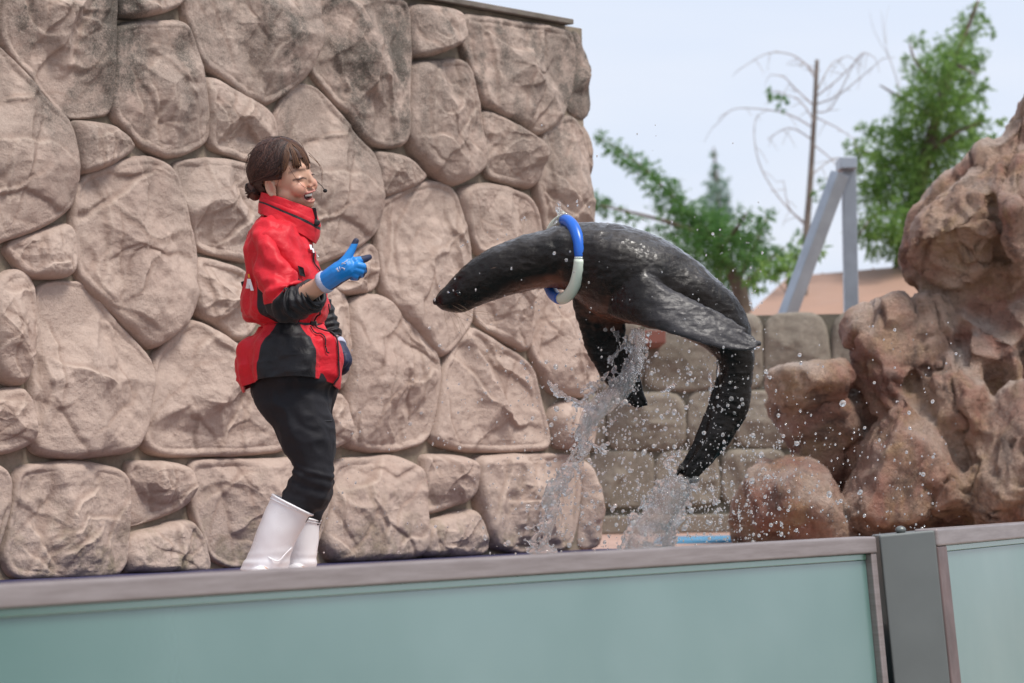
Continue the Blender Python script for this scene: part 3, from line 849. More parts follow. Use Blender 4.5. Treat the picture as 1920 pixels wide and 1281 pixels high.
M_GALV = simple('galvanised_steel', (.34, .37, .41), .42, .75, .12, 6)
DF = 17.5
af = empty('steel_frame', P(1540, 600, DF) * np.array([1, 1, 0]), 'grey galvanised steel A shaped frame standing behind the low wall', 'frame')
def beam(name, pa, pb, w, dep, m):
    pa, pb = np.asarray(pa), np.asarray(pb); t_ = pb - pa; L = np.linalg.norm(t_); t_ /= L
    ax = np.cross(t_, [0, 1, 0]); ax /= np.linalg.norm(ax); ay = np.cross(ax, t_)
    mb = MB(); mb.box((pa + pb) / 2, ax * w / 2, ay * dep / 2, t_ * L / 2)
    return bevel(mb.build(name, m, af, smooth=False), .006)
def rot_beam(name, pa, pb, w, m, ang):
    pa, pb = np.asarray(pa), np.asarray(pb); t_ = pb - pa; L = np.linalg.norm(t_); t_ /= L
    ax = np.cross(t_, [0, 1, 0]); ax /= np.linalg.norm(ax); ay = np.cross(ax, t_)
    c_, s_ = math.cos(ang), math.sin(ang); bx_, by_ = ax * c_ + ay * s_, -ax * s_ + ay * c_
    mb = MB(); mb.box((pa + pb) / 2, bx_ * w / 2, by_ * w / 2, t_ * L / 2)
    return bevel(mb.build(name, m, af, smooth=False), .006)
top = P(1580, 318, DF)
lo = P(1478, 590, DF); lo2 = lo + (lo - top) / (top[2] - lo[2]) * (lo[2] - 0.0)
rot_beam('leg', P(1575, 325, DF), lo2, .088, M_GALV, math.radians(28))
lo = P(1596, 590, DF + .12); tp = P(1591, 318, DF + .12); lo2 = lo + (lo - tp) / (tp[2] - lo[2]) * (lo[2] - 0.0)
beam('leg', tp, lo2, .086, .086, M_GALV)
mb = MB(); mb.box(P(1587, 309, DF + .06), (.052, 0, 0), (0, .13, 0), (0, 0, .036)); bevel(mb.build('top_bracket', M_GALV, af, smooth=False), .006)
mb = MB(); mb.box(P(1589, 298, DF + .06), (.03, 0, 0), (0, .08, 0), (0, 0, .01)); bevel(mb.build('cap_plate', M_GALV, af, smooth=False), .004)
# ------------------------------------------------------------------ trees
M_TRUNK = simple('grey_trunk', (.17, .145, .125), .9, nscale=9, var=.3)


def leaf_mat(name, a, b, c):
    t = NT(name)
    g = t.node('ShaderNodeNewGeometry').outputs['Random Per Island']
    t.color(t.ramp(g, (.0, a), (.5, b), (1., c))); t.set(Roughness=.55, Specular_IOR_Level=.3)
    tr = t.n.new('ShaderNodeBsdfTranslucent'); mx = t.n.new('ShaderNodeMixShader'); mx.inputs[0].default_value = .55
    t.l.new(t.b.inputs['Base Color'].links[0].from_socket, tr.inputs['Color'])
    out = t.n['Material Output']
    t.l.new(t.b.outputs[0], mx.inputs[1]); t.l.new(tr.outputs[0], mx.inputs[2]); t.l.new(mx.outputs[0], out.inputs['Surface'])
    return t.mat
M_LEAF = leaf_mat('conifer_leaf', (.05, .15, .045), (.11, .25, .065), (.20, .36, .11))
M_LEAF2 = leaf_mat('bright_leaf', (.08, .18, .05), (.17, .31, .075), (.30, .45, .13))
M_HAZE = leaf_mat('hazy_leaf', (.16, .26, .20), (.22, .33, .26), (.28, .38, .30))  # distance haze mixed into the leaf colour
M_BARK = simple('bark', (.115, .085, .065), .9, nscale=9, var=.3, bump=.6, bscale=40)
M_TWIG = simple('grey_twig', (.34, .31, .30), .9, nscale=9, var=.2)


def foliage(blobs, D, spread, seed, per, leaf=.07, droop=.6, aspect=.12):
    """sprays of small leaf faces filling the clumps of a crown; blobs px (x,y,r)"""
    rng = np.random.default_rng(seed); V = []; Fc = []
    for (x, y, r) in blobs:
        rm = r * D / F * .92
        c = P(x, y, D + rng.normal(0, spread))
        nspray = max(3, int(per * (r / 30) ** 2))
        for _ in range(nspray):
            u = rng.normal(0, 1, 3); u /= np.linalg.norm(u)
            o = c + u * rm * rng.random() ** .45 * np.array([1, 1.3, .85])
            sd = u * .7 + rng.normal(0, .5, 3) + np.array([0, 0, -droop * rng.random()]); sd /= np.linalg.norm(sd)
            Ls = rm * rng.uniform(.5, 1.15)
            nl = int(rng.integers(12, 22))
            tt = rng.random(nl)
            base = o + sd * (tt * Ls)[:, None]
            ld = sd * .9 + rng.normal(0, .5, (nl, 3)); ld[:, 2] -= .45 * droop; ld /= np.linalg.norm(ld, axis=1, keepdims=True)
            sv = np.cross(ld, rng.normal(0, 1, (nl, 3))); sv /= np.linalg.norm(sv, axis=1, keepdims=True) + 1e-9
            l = leaf * rng.uniform(.5, 1.4, nl)[:, None]
            n0 = sum(len(a) for a in V)
            q = np.stack([base, base + ld * l * .5 + sv * l * aspect, base + ld * l, base + ld * l * .5 - sv * l * aspect], 1)
            V.append(q.reshape(-1, 3))
    V = np.concatenate(V); n = len(V) // 4
    return V, [(4 * i, 4 * i + 1, 4 * i + 2, 4 * i + 3) for i in range(n)]


def branch_px(mb, px, D, r0, r1, m=0, jit=0.0, seed=0, N=6):
    k = catmull(np.array(px, float), 4 * len(px))
    rng = np.random.default_rng(seed)
    dd = D + np.linspace(0, jit, len(k)) + rng.normal(0, .01, len(k))
    mb.tube(P(k[:, 0], k[:, 1], dd), np.linspace(r0, r1, len(k)), N, m)


def tree(name, label, cat, D, blobs, trunk_px, limbs, mat, seed, per=42, leaf=.07, spread=.5, rt=.10, group=None, droop=.6, bark=None, taper=.93):
    b0 = P(*trunk_px[0], D); base = np.array([b0[0], b0[1], -1.0])
    root = empty(name, base, label, cat, group)
    k = catmull(np.array(trunk_px, float), 24); pts = P(k[:, 0], k[:, 1], np.full(24, D))
    pts = np.vstack([np.array([pts[0][0] + .05, pts[0][1], -1.0]), pts])
    mb = MB(); mb.tube(pts, np.r_[rt * 1.2, rt * (1 - taper * np.linspace(0, 1, 24) ** (.6 if taper > .8 else 1))], 10); mb.build('trunk', bark or M_BARK, root)
    for i, l in enumerate(limbs):
        mb = MB(); branch_px(mb, l, D, rt * .20, rt * .05, 0, (-1) ** i * .6, seed + i); mb.build('limb', bark or M_BARK, root)
    if blobs:
        v, f = foliage(blobs, D, spread, seed, per, leaf, droop)
        mk('crown', v, f, mat, root, smooth=False)
    return root


T3 = [(1832,18,13),(1848,45,12),(1815,50,26),(1790,90,32),(1765,120,36),(1720,75,13),(1710,120,14),(1800,130,30),(1825,170,24),(1750,160,42),(1715,185,36),(1780,190,42),(1700,230,32),(1760,240,52),(1805,250,36),(1720,285,45),(1655,250,24),(1625,238,13),(1665,285,34),(1690,315,40),(1755,300,48),(1642,322,32),(1612,290,22),(1595,272,11),(1690,365,42),(1640,372,38),(1672,412,38),(1650,450,33),(1620,430,24),(1700,440,30),(1690,480,22),(1830,275,26),(1860,60,8),(1835,110,16),(1840,215,16),(1770,360,40),(1745,400,36)]
tree('conifer_tree', 'tall bright green conifer with leaning top above the red rocks', 'tree', 26.0, T3, [(1690,560),(1705,420),(1740,280),(1770,170),(1800,90),(1835,0)],
     [[(1720,330),(1660,300),(1600,275)],[(1735,290),(1790,250),(1840,230)],[(1755,220),(1700,190),(1650,160)],[(1710,400),(1650,400),(1610,440)],[(1770,170),(1720,120),(1705,80)],[(1790,120),(1830,140)],[(1715,370),(1770,350)],[(1760,200),(1810,180)]], M_LEAF2, 1, per=80, leaf=.043, spread=.45, rt=.13)
T1 = [(1130,262,11),(1120,256,7),(1150,278,15),(1170,292,17),(1192,305,17),(1215,322,22),(1240,345,24),(1255,372,28),(1285,395,34),(1310,418,38),(1335,445,44),(1372,470,42),(1310,462,34),(1352,505,36),(1405,440,32),(1432,412,18),(1415,480,30),(1345,405,20),(1390,525,26),(1440,482,20),(1462,470,12),(1130,385,17),(1120,380,14),(1165,402,13),(1192,408,10),(1260,432,17),(1225,420,12),(1280,450,20),(1395,400,16)]
tree('conifer_tree', 'dark green cedar with a long branch reaching left above the sea lion', 'tree', 27.0, T1, [(1400,640),(1385,540),(1350,470),(1320,430)],
     [[(1340,450),(1270,380),(1200,310),(1118,255)],[(1320,440),(1230,410),(1125,385)],[(1385,520),(1420,450),(1440,405)],[(1350,470),(1380,430),(1400,400)],[(1390,540),(1440,490),(1470,465)]], M_LEAF, 2, per=80, leaf=.043, spread=.35, rt=.14)
SP = [(1340,288,4),(1343,305,6),(1345,325,10),(1340,345,13),(1352,352,13),(1346,372,17),(1345,395,20),(1335,415,18),(1358,415,18)]
tree('spire_tree', 'distant pale spire shaped conifer beyond the cedar', 'tree', 60.0, SP, [(1347,560),(1346,450),(1344,350),(1338,275)], [[(1346,400),(1325,385)],[(1346,390),(1368,378)]], M_HAZE, 3, per=60, leaf=.13, spread=.5, rt=.16)
T4 = [(1450,176,9),(1437,178,6),(1475,188,9),(1465,200,6),(1545,345,11),(1540,365,9),(1490,452,15),(1505,470,15),(1470,470,10),(1550,370,8)]
bare = tree('bare_tree', 'thin nearly leafless tree with drooping twigs behind the steel frame', 'tree', 25.0, T4, [(1506,640),(1510,470),(1518,360),(1525,250),(1532,112)], [], M_LEAF, 4, per=30, leaf=.05, spread=.15, rt=.036, taper=.5, bark=M_TRUNK)
TW = [[(1531,140),(1490,105),(1440,100),(1390,128)],[(1528,200),(1490,165),(1470,145),(1445,140)],[(1525,240),(1480,215),(1430,205),(1375,205),(1345,232)],[(1512,425),(1460,370),(1425,310),(1414,250),(1420,215)],
      [(1532,180),(1570,150),(1600,120),(1620,100)],[(1532,195),(1570,180),(1620,140),(1655,110)],[(1530,220),(1570,240),(1600,260)],[(1520,330),(1560,300),(1600,300)],[(1528,230),(1500,190),(1455,170)],[(1530,150),(1510,120),(1500,125)],
      [(1524,270),(1560,300),(1580,330)],[(1514,420),(1480,390),(1470,340)],[(1526,210),(1560,200),(1610,105),(1640,108)],[(1520,260),(1480,240),(1440,260)],[(1532,170),(1560,120),(1590,105)]]
rg = random.Random(4)
for i, l in enumerate(TW):
    mb = MB(); branch_px(mb, l, 25.0, .0075, .003, 0, rg.uniform(-.5, .5), i, 5)
    k = catmull(np.array(l, float), 12)
    for j in range(3, 12, 2):
        x, y = k[j]; dx = rg.uniform(-30, 30); dy = rg.uniform(-8, 38)
        branch_px(mb, [(x, y), (x + dx * .5, y + dy * .35), (x + dx, y + dy)], 25.0, .0035, .0016, 0, 0, i * 13 + j, 4)
    mb.build('twig', M_TWIG, bare)
tw2 = tree('bare_tree', 'slender leafless sapling left of the tall conifer', 'tree', 27.0, [], [(1700,560),(1690,300),(1685,170),(1662,90),(1652,20)], [[(1685,165),(1700,110),(1735,60)],[(1668,110),(1640,60),(1630,20)],[(1662,80),(1660,40),(1668,10)]], M_LEAF, 5, rt=.014, bark=M_TWIG)
tree('shrub', 'small green bush top showing over the right hand rocks', 'shrub', 22.0, [(1862,268,14),(1885,240,9),(1850,280,12),(1900,225,8),(1872,225,6)], [(1880,420),(1875,330),(1868,260)], [], M_LEAF2, 6, per=36, leaf=.05, spread=.2, rt=.03)
tree('shrub', 'loose green bush beside the left leg of the steel frame', 'shrub', 23.0, [(1450,500,20),(1500,480,18),(1490,510,18),(1425,520,20),(1540,470,10),(1470,500,14)], [(1470,640),(1475,560),(1480,480)], [[(1475,550),(1440,510)]], M_LEAF2, 7, per=36, leaf=.06, spread=.3, rt=.03)
# ------------------------------------------------------------------ sea lion
DS = 9.25
t = NT('wet_fur'); v = t.coord()
c = t.ramp(t.noise(v, 9, 6, .65), (.3, (.006, .005, .0045)), (.7, (.016, .012, .010)))
c = t.mix(t.math('MULTIPLY', t.attr('dorsal_sheen'), t.ramp(t.noise(t.mapping(v, (1, 1, 2.2)), 16, 7, .72, .8), (.36, .25), (.62, 1.))), c, (.060, .053, .050))  # grey wet sheen painted into the colour of upward-facing fur
c = t.mix(t.attr('belly'), c, (.20, .075, .045))
c = t.mix(t.attr('flip'), c, (.046, .043, .046))
t.color(c)
wet = t.ramp(t.noise(v, 13, 6, .7, .8), (.35, .17), (.65, .36))
t.rough(wet); t.set(Specular_IOR_Level=.20, Coat_Roughness=.10, Coat_IOR=1.6)
t.l.new(t.math('MULTIPLY', t.ramp(t.noise(t.mapping(v, (1, 1, 2)), 17, 7, .75, 1.2), (.42, .1), (.56, 1.)), t.math('ADD', t.math('MULTIPLY', t.attr('dorsal_sheen'), .85), .12)), t.b.inputs['Coat Weight'])
h = t.math('ADD', t.noise(t.mapping(v, (1, 1, 3.0)), 55, 7, .75, .6), t.math('MULTIPLY', t.noise(v, 210, 4, .7), .4))
bo_ = t.bump(h, .38, .006)
cb = t.node('ShaderNodeBump'); cb.inputs['Strength'].default_value = .22; cb.inputs['Distance'].default_value = .006
t.l.new(t.noise(t.mapping(v, (1, 1, 2)), 38, 5, .65, 1.), cb.inputs['Height']); t.l.new(cb.outputs[0], t.b.inputs['Coat Normal'])
M_FUR = t.mat
M_NOSE = simple('wet_nose', (.012, .011, .012), .3)
M_EYE = simple('dark_eye', (.004, .0035, .0035), .02, var=.01)
M_WHISK = simple('whisker', (.22, .155, .10), .5)
M_EAR = simple('ear_skin', (.16, .10, .07), .4)

body_px = [
 (814,562,817,572), (822,550,827,580), (838,534,843,585), (857,513,866,585), (880,491,893,574), (915,469,932,559), (956,451,970,548), (1000,437,1015,541), (1045,424,1050,541),
 (1095,418,1088,566), (1150,422,1130,595), (1200,434,1178,608), (1252,455,1225,614), (1302,487,1268,626), (1347,524,1303,641), (1383,562,1328,656), (1405,607,1343,670),
 (1412,660,1350,692), (1412,712,1347,724), (1404,765,1334,766), (1386,801,1317,806), (1361,838,1299,845), (1340,863,1288,868), (1325,880,1280,882)]
ratio = [.95,.95,.85,.80,.85,.95,1,1,1,1,1.02,1.02,1.0,1.0,.95,.9,.9,.85,.75,.62,.5,.42,.36,.3]
secs = []
for (ax, ay, bx, by), r_ in zip(body_px, ratio):
    hw = math.hypot(ax - bx, ay - by) / 2 * DS / F
    secs.append((ax, ay, bx, by, DS, hw * r_))
Mb, Nb = 190, 84
V, th = loft_px(secs, Mb, Nb)
nrm = grid_normals(V)
tt = np.linspace(0, len(secs) - 1, Mb)[:, None] * np.ones(Nb)[None]
TH = np.ones(Mb)[:, None] * th[None]
near = np.clip(-np.sin(TH), 0, 1)
disp = .0035 * fbm(V * np.array([9, 9, 14]), 3, 3)
# muzzle pads, brow, mouth line, neck folds
disp += .009 * np.exp(-((tt - 1.5) / .7) ** 2) * np.exp(-((np.abs(TH - 1.5 * np.pi) - .35) / .5) ** 2)
disp += .006 * np.exp(-((tt - 3.6) / .5) ** 2) * np.exp(-((TH - (1.5 * np.pi + .75)) / .35) ** 2)
disp -= .009 * np.exp(-((TH - (1.5 * np.pi - .62 - .05 * (tt - 2))) / .06) ** 2) * np.clip((3.4 - tt) / 1, 0, 1) * np.clip(tt / .6, 0, 1)
disp += .004 * np.sin(tt * 9 + TH * 2) * np.exp(-((tt - 8.4) / 1.5) ** 2) * .35
# shoulder mass where the fore flipper roots
disp += .020 * np.exp(-((tt - 11.0) / 1.2) ** 2) * np.exp(-((TH - 1.5 * np.pi) / .8) ** 2)
V = V + nrm * disp[..., None]
pcs = MB(); pcs.add(V, grid_faces(Mb, Nb) + caps(Mb, Nb))


def flipper(sec, M, N, seed, groove=.0028):
    V, th = loft_px(sec, M, N, .85)
    n = grid_normals(V)
    s = np.linspace(0, 1, M)[:, None]
    u = np.cos(th)[None]
    d = groove * np.sin(u * 9 + s * 2.2) * np.clip(s * 1.4 - .25, 0, 1) + .0022 * fbm(V * 30, 3, seed)
    d = d + .004 * np.clip(.5 - s, 0, .5) * fbm(V * 14, 2, seed + 1)
    return V + n * d[..., None], grid_faces(M, N) + caps(M, N)


fa = [(1168,492,1140,590,DS-.100,.045,0), (1205,503,1180,606,DS-.155,.044,.012), (1240,530,1226,618,DS-.195,.032,.028), (1280,550,1272,632,DS-.215,.020,.036), (1325,572,1316,646,DS-.222,.013,.036), (1362,592,1350,656,DS-.222,.010,.030),
      (1390,616,1380,659,DS-.218,.0075,.022), (1408,632,1402,658,DS-.214,.006,.014), (1421,641,1419,651,DS-.210,.004,.006)]
pcs.add(*flipper(fa, 80, 60, 5))
# separate digit ends along the trailing edge
for (a, b, r_) in (((1322,580), (1376,606), 6.5), ((1335,596), (1395,618), 7), ((1345,612), (1412,634), 7), ((1350,634), (1424,645), 8)):
    pcs.capsule(P(*a, DS - .196), P(*b, DS - .198), r_ * DS / F, r_ * .55 * DS / F, 12)
fb = [(1070,540,1165,580,DS+.02,.040), (1077,585,1172,612,DS+.07,.030), (1090,625,1174,640,DS+.10,.022), (1101,660,1192,676,DS+.115,.018), (1119,696,1201,706,DS+.125,.015), (1143,729,1207,734,DS+.13,.013), (1170,753,1213,750,DS+.132,.011), (1192,766,1216,760,DS+.133,.009)]
pcs.add(*flipper(fb, 60, 48, 6))
# hind flippers, folded together and trailing
ha = [(1390,780,1330,772,DS-.012,.020), (1370,815,1322,818,DS-.02,.016), (1350,845,1306,846,DS-.02,.012), (1330,872,1290,870,DS-.02,.009), (1312,894,1283,887,DS-.02,.007), (1301,904,1285,900,DS-.02,.004)]
hb = [(1385,770,1350,690,DS+.004,.018), (1352,770,1326,762,DS+.0,.014), (1335,812,1306,812,DS+.0,.011), (1312,848,1288,850,DS+.004,.008), (1296,876,1272,876,DS+.006,.006), (1284,893,1266,886,DS+.008,.004)]
pcs.add(*flipper(ha, 40, 40, 7)); pcs.add(*flipper(hb, 40, 40, 8))
for (a, b) in (((1300,888), (1294,906)), ((1288,882), (1280,901)), ((1276,880), (1268,893)), ((1308,890), (1304,902))):
    pcs.capsule(P(*a, DS - .01), P(*b, DS - .01), .0075, .004, 10)
# nose pad and ears built into the body
vv, ff, nn = remesh(pcs, .0044, 4, .5)
print('sea lion verts', len(vv))
dd = (vv - CAM) @ fwd
pxx = 960 + ((vv - CAM) @ right) / dd * F; pyy = 640.5 - ((vv - CAM) @ up) / dd * F
kb = np.array(body_px, float)
# pelt is rusty brown along the underside
dn_ = nn[:, 2]
belly = np.clip((-dn_ - .55) * 3, 0, 1) * np.clip((pxx - 930) / 90, 0, 1) * np.clip((1345 - pxx) / 60, 0, 1) * np.clip((660 - pyy) / 30, 0, 1)
belly *= np.where(dd > DS + .16, .4, 1) * np.clip(.75 + .5 * fbm(vv * 12, 3, 8), 0, 1)
flip = np.clip((DS - .150 - dd) / .02, 0, 1) * np.clip((pxx - 1200) / 60, 0, 1)
belly *= 1 - flip
dorsal_sheen = np.clip((nn[:, 2] - .40 + .15 * fbm(vv * np.array([6, 6, 9]), 3, 31)) * 2.2, 0, 1) * np.clip((pxx - 850) / 90, 0, 1) * (1 - flip)
vv = vv + nn * (.0012 * ridged(vv * np.array([20, 20, 55]), 3, 12) + .0010 * fbm(vv * 70, 3, 4))[:, None]
sl_ = empty('sea_lion', P(1150, 1040, DS) * np.array([1, 1, 0]), 'wet dark sea lion leaping in an arc out of the pool', 'sea lion')
mk('body', vv, ff, M_FUR, sl_, attrs={'belly': belly, 'flip': flip, 'dorsal_sheen': dorsal_sheen})
hwd = lambda y: DS - .05
mb = MB()
mb.ell(P(817, 566, DS), (.010, .016, .011)); mb.ell(P(821, 561, DS - .012), (.006, .006, .004)); mb.build('nose', M_NOSE, sl_)
mb = MB(); mb.ell(P(860, 551, DS - .0490), (.0115, .011, .0090)); mb.build('eye', M_EYE, sl_)
mb = MB(); k = np.linspace(.3, 2.9, 12); mb.tube(P(861 - 8.5 * np.cos(k), 551 - 6.5 * np.sin(k), np.full(12, DS - .053)), .0017, 6); mb.build('eyelid', M_NOSE, sl_)
mb = MB(); mb.ell(P(861, 550, DS + .0475), (.0095, .008, .0078)); mb.build('eye', M_EYE, sl_)
for sg in (-1, 1):
    mb = MB(); k = catmull(np.array([(915,507), (925,503), (937,500), (946,499)], float), 14)
    mb.tube(P(k[:, 0], k[:, 1], DS + sg * np.linspace(.067, .082, 14)), np.array([.002,.003,.004,.0048,.005,.005,.0048,.0044,.004,.0036,.003,.0024,.0018,.001]), 8)
    mb.build('ear_flap', M_EAR, sl_)
rg = np.random.default_rng(12)
wh = [[(842,582),(852,590),(872,600),(905,612),(935,628)],[(852,583),(866,588),(884,594),(905,606),(918,622)],[(855,569),(868,575),(885,587),(905,589),(930,592)],[(838,582),(845,592),(853,609),(862,626)],
      [(847,583),(856,595),(862,614),(867,634)],[(832,581),(834,592),(837,607)],[(853,583),(861,596),(873,618),(878,636)],[(848,572),(870,585),(892,602),(912,618)],[(862,580),(880,583),(900,584),(917,587)]]
for i, w_ in enumerate(wh):
    k = catmull(np.array(w_, float), 16); mb = MB()
    mb.tube(P(k[:, 0], k[:, 1], DS - .034 - np.linspace(0, .05, 16) * rg.uniform(.5, 1.2)), np.linspace(.00055, .0004, 16), 5)
    mb.build('whisker', M_WHISK, sl_)

# ------------------------------------------------------------------ hoop on its neck
hoop = empty('hoop', P(1056, 487, DS), 'blue and white toy ring around the neck of the sea lion', 'ring')
M_HB = simple('blue_tube', (.010, .12, .55), .3, nscale=4); M_HW = simple('white_tube', (.68, .76, .64), .35, nscale=4, var=.04)
hc = P(1057, 487, DS)
e_up = (P(1057, 413, DS) - P(1052, 560, DS)) / 2
hc = (P(1057, 413, DS) + P(1052, 560, DS)) / 2
Rr = np.linalg.norm(e_up); e_up /= Rr
e_f = np.array([.42, -.90, 0]); e_f -= e_up * (e_f @ e_up); e_f /= np.linalg.norm(e_f)
for i in range(4):
    a = np.linspace(i * np.pi / 2 + .012, (i + 1) * np.pi / 2 - .012, 22)
    pts = hc + Rr * (np.cos(a)[:, None] * e_up + np.sin(a)[:, None] * e_f)
    mb = MB(); mb.tube(pts, .0195 * 1.0, 16); mb.build('tube_section', [M_HB, M_HW, M_HB, M_HW][i], hoop)
for i in range(4):
    a = i * np.pi / 2; p_ = hc + Rr * (math.cos(a) * e_up + math.sin(a) * e_f); tn = -math.sin(a) * e_up + math.cos(a) * e_f
    mb = MB(); mb.tube([p_ - tn * .006, p_ + tn * .006], .0185, 14); mb.build('joint', M_HW, hoop)
# ------------------------------------------------------------------ the trainer
DP = 9.15
PXM = DP / F
M_SKIN = None
t = NT('skin'); v = t.coord()
c = t.mix(t.ramp(t.noise(v, 20, 4), (.3, 0.), (.7, 1.)), (.50, .285, .195), (.56, .33, .23))
c = t.mix(t.attr('blush'), c, (.62, .25, .18))
c = t.mix(t.attr('lips'), c, (.50, .16, .14))
c = t.mix(t.attr('dark'), c, (.05, .022, .018))
c = t.mix(t.attr('mouth'), c, (.10, .02, .02))
t.color(c); t.set(Roughness=.45, Subsurface_Weight=.12, Subsurface_Scale=.01); t.b.inputs['Subsurface Radius'].default_value = (1, .4, .2)
t.bump(t.noise(v, 220, 4), .08, .002); M_SKIN = t.mat


def cloth(name, col, rough=.62, var=.12, sheen=.2):
    t = NT(name); v = t.coord()
    lo = tuple(x * (1 - var) for x in col); hi = tuple(min(1, x * (1 + var)) for x in col)
    t.color(t.ramp(t.noise(v, 14, 5), (.3, lo), (.7, hi))); t.set(Roughness=rough, Sheen_Weight=sheen, Specular_IOR_Level=.35)
    h = t.math('ADD', t.math('MULTIPLY', t.noise(v, 22, 5, .6, 1.2), 1.0), t.math('MULTIPLY', t.noise(v, 420, 2), .12))
    t.bump(h, .28, .008); return t.mat
def panel_cloth(name, a, b, rough=.5):
    t = NT(name); v = t.coord()
    nz = t.noise(v, 14, 5)
    ca = t.ramp(nz, (.3, tuple(x * .88 for x in a)), (.7, tuple(min(1, x * 1.12) for x in a)))
    cb = t.ramp(nz, (.3, tuple(x * .85 for x in b)), (.7, tuple(x * 1.2 for x in b)))
    t.color(t.mix(t.ramp(t.attr('panel'), (.49, 0.), (.51, 1.)), ca, cb))
    t.set(Roughness=rough, Sheen_Weight=.05, Specular_IOR_Level=.30)
    h = t.math('ADD', t.math('MULTIPLY', t.noise(v, 20, 6, .62, 1.5), 1.0), t.math('MULTIPLY', t.noise(v, 420, 2), .1))
    t.bump(h, .42, .010); return t.mat
M_RED = cloth('red_nylon', (.58, .010, .022), .5)
M_JKT = panel_cloth('red_black_nylon', (.58, .010, .022), (.013, .0115, .014))
M_BLK = cloth('black_nylon', (.013, .0115, .014), .55, sheen=.05)
M_TRS = cloth('black_trouser_cloth', (.0075, .0065, .010), .72, sheen=.02)
M_BOOT = simple('white_rubber', (.80, .78, .80), .32, nscale=6, var=.04, bump=.03, bscale=30)
M_SOLE = simple('tan_sole', (.55, .42, .30), .6)
M_GBLUE = simple('blue_rubber', (.008, .21, .62), .42, nscale=20, bump=.15, bscale=120)
M_GNAVY = simple('navy_rubber', (.012, .016, .05), .6, nscale=20, bump=.2, bscale=150)
M_GCUFF = simple('knit_cuff', (.45, .46, .58), .9, bump=.4, bscale=200)
M_HAIR = None
t = NT('hair'); v = t.coord()
t.color(t.ramp(t.node('ShaderNodeNewGeometry').outputs['Random Per Island'], (.0, (.014, .007, .006)), (.6, (.048, .021, .016)), (1., (.11, .05, .036)))); t.set(Roughness=.5, Specular_IOR_Level=.3)
t.bump(t.noise(v, 60, 3), .2, .003); M_HAIR = t.mat
t = NT('fringe_hair'); v = t.coord()
t.color(t.ramp(t.node('ShaderNodeNewGeometry').outputs['Random Per Island'], (.0, (.030, .013, .009)), (.6, (.085, .038, .022)), (1., (.18, .085, .04)))); t.set(Roughness=.5, Specular_IOR_Level=.25); M_FRINGE = t.mat
M_SCALP = simple('scalp', (.26, .17, .14), .6)
M_TEETH = simple('teeth', (.85, .80, .72), .25, var=.03)
M_WHITE = simple('white_print', (.78, .76, .78), .5, var=.02)
M_PBLUE = simple('navy_print', (.02, .03, .16), .5, var=.02)
M_YEL = simple('orange_print', (.75, .35, .03), .5, var=.02)
M_MIC = simple('black_foam', (.01, .01, .01), .8)
M_ZIP = simple('zip_metal', (.35, .34, .33), .35, .7)

person = empty('person', P(545, 1090, DP) * np.array([1, 1, 0]), 'laughing woman in red and black jacket, black trousers, white boots and blue gloves', 'person')

# ---- head frame
cy, sy = math.cos(math.radians(28)), math.sin(math.radians(28))
dl = math.radians(15)
f_ = np.array([cy, -sy, 0]); l0 = np.array([sy, cy, 0]); h0 = Z3
l_ = l0 * math.cos(dl) + h0 * math.sin(dl); h_ = h0 * math.cos(dl) - l0 * math.sin(dl)
HR = np.stack([f_, l_, h_], 1)
HO = P(509, 354, DP - .06) - HR @ np.array([-.012, -.070, -.022])
H = lambda *p: HO + HR @ np.asarray(p, float)

# ---- one continuous body: head, neck, trunk, arms, legs (mostly inside the clothes)
b = MB()
E = lambda c, r, R=HR: b.ell(H(*c), r, R, 28, 20)
E((-.012, 0, .030), (.094, .073, .086))          # cranium
E((.030, 0, -.005), (.062, .060, .085))          # face mass
E((.040, 0, -.058), (.046, .046, .048))          # jaw
E((.074, 0, -.090), (.016, .019, .015))          # chin
E((.078, 0, .030), (.012, .036, .016))           # brow
for s in (-1, 1):
    E((.066, s * .036, -.034), (.026, .026, .026))       # cheeks lifted by the laugh
    E((.016, s * .046, -.054), (.042, .018, .034))       # jaw angle
    E((.098, s * .0115, -.031), (.008, .007, .007))      # nostril wings
    E((.075, s * .031, -.002), (.0115, .017, .009))       # closed lids
    a = np.linspace(0, 2 * np.pi, 22)[:-1]                # ear rim
    pts = np.array([H(-.012 + .0135 * math.cos(x) - .004 * math.sin(x), s * (.0725 + .006 * (math.cos(x) < 0)), -.018 + .0255 * math.sin(x)) for x in a])
    b.tube(pts, .0048, 8, closed=True)
    E((-.012, s * .0700, -.020), (.011, .005, .021)); E((-.003, s * .073, -.043), (.008, .005, .008))
b.capsule(H(.086, 0, .014), H(.102, 0, -.024), .0075, .0105, 14)
E((.088, 0, -.052), (.014, .026, .009)); E((.083, 0, -.080), (.013, .022, .007))
C_ = lambda a, c, ra, rb: b.capsule(a, c, ra, rb, 18)
neck0 = P(522, 415, DP); C_(H(-.022, 0, -.06), neck0, .047, .052)
chest = P(530, 500, DP); waist = P(545, 610, DP); pelvis = P(553, 690, DP)
b.ell(P(532, 480, DP), (.085, .125, .10)); C_(neck0, chest, .06, .10); b.ell(P(535, 530, DP), (.10, .125, .12)); C_(chest, waist, .09, .088); b.ell(pelvis, (.095, .120, .085))
SHn = P(514, 458, DP - .112); ELn = P(540, 572, DP - .24); WRn = P(613, 527, DP - .34)
SHf = P(530, 458, DP + .115); ELf = P(588, 570, DP + .225); WRf = P(628, 645, DP + .19)
C_(P(520, 446, DP - .03), SHn, .042, .038); C_(SHn, ELn, .036, .032); C_(ELn, WRn, .0335, .026)
C_(P(520, 446, DP + .03), SHf, .042, .038); C_(SHf, ELf, .038, .036); C_(ELf, WRf, .036, .026)
HPn, HPf = P(548, 720, DP - .085), P(556, 720, DP + .085)
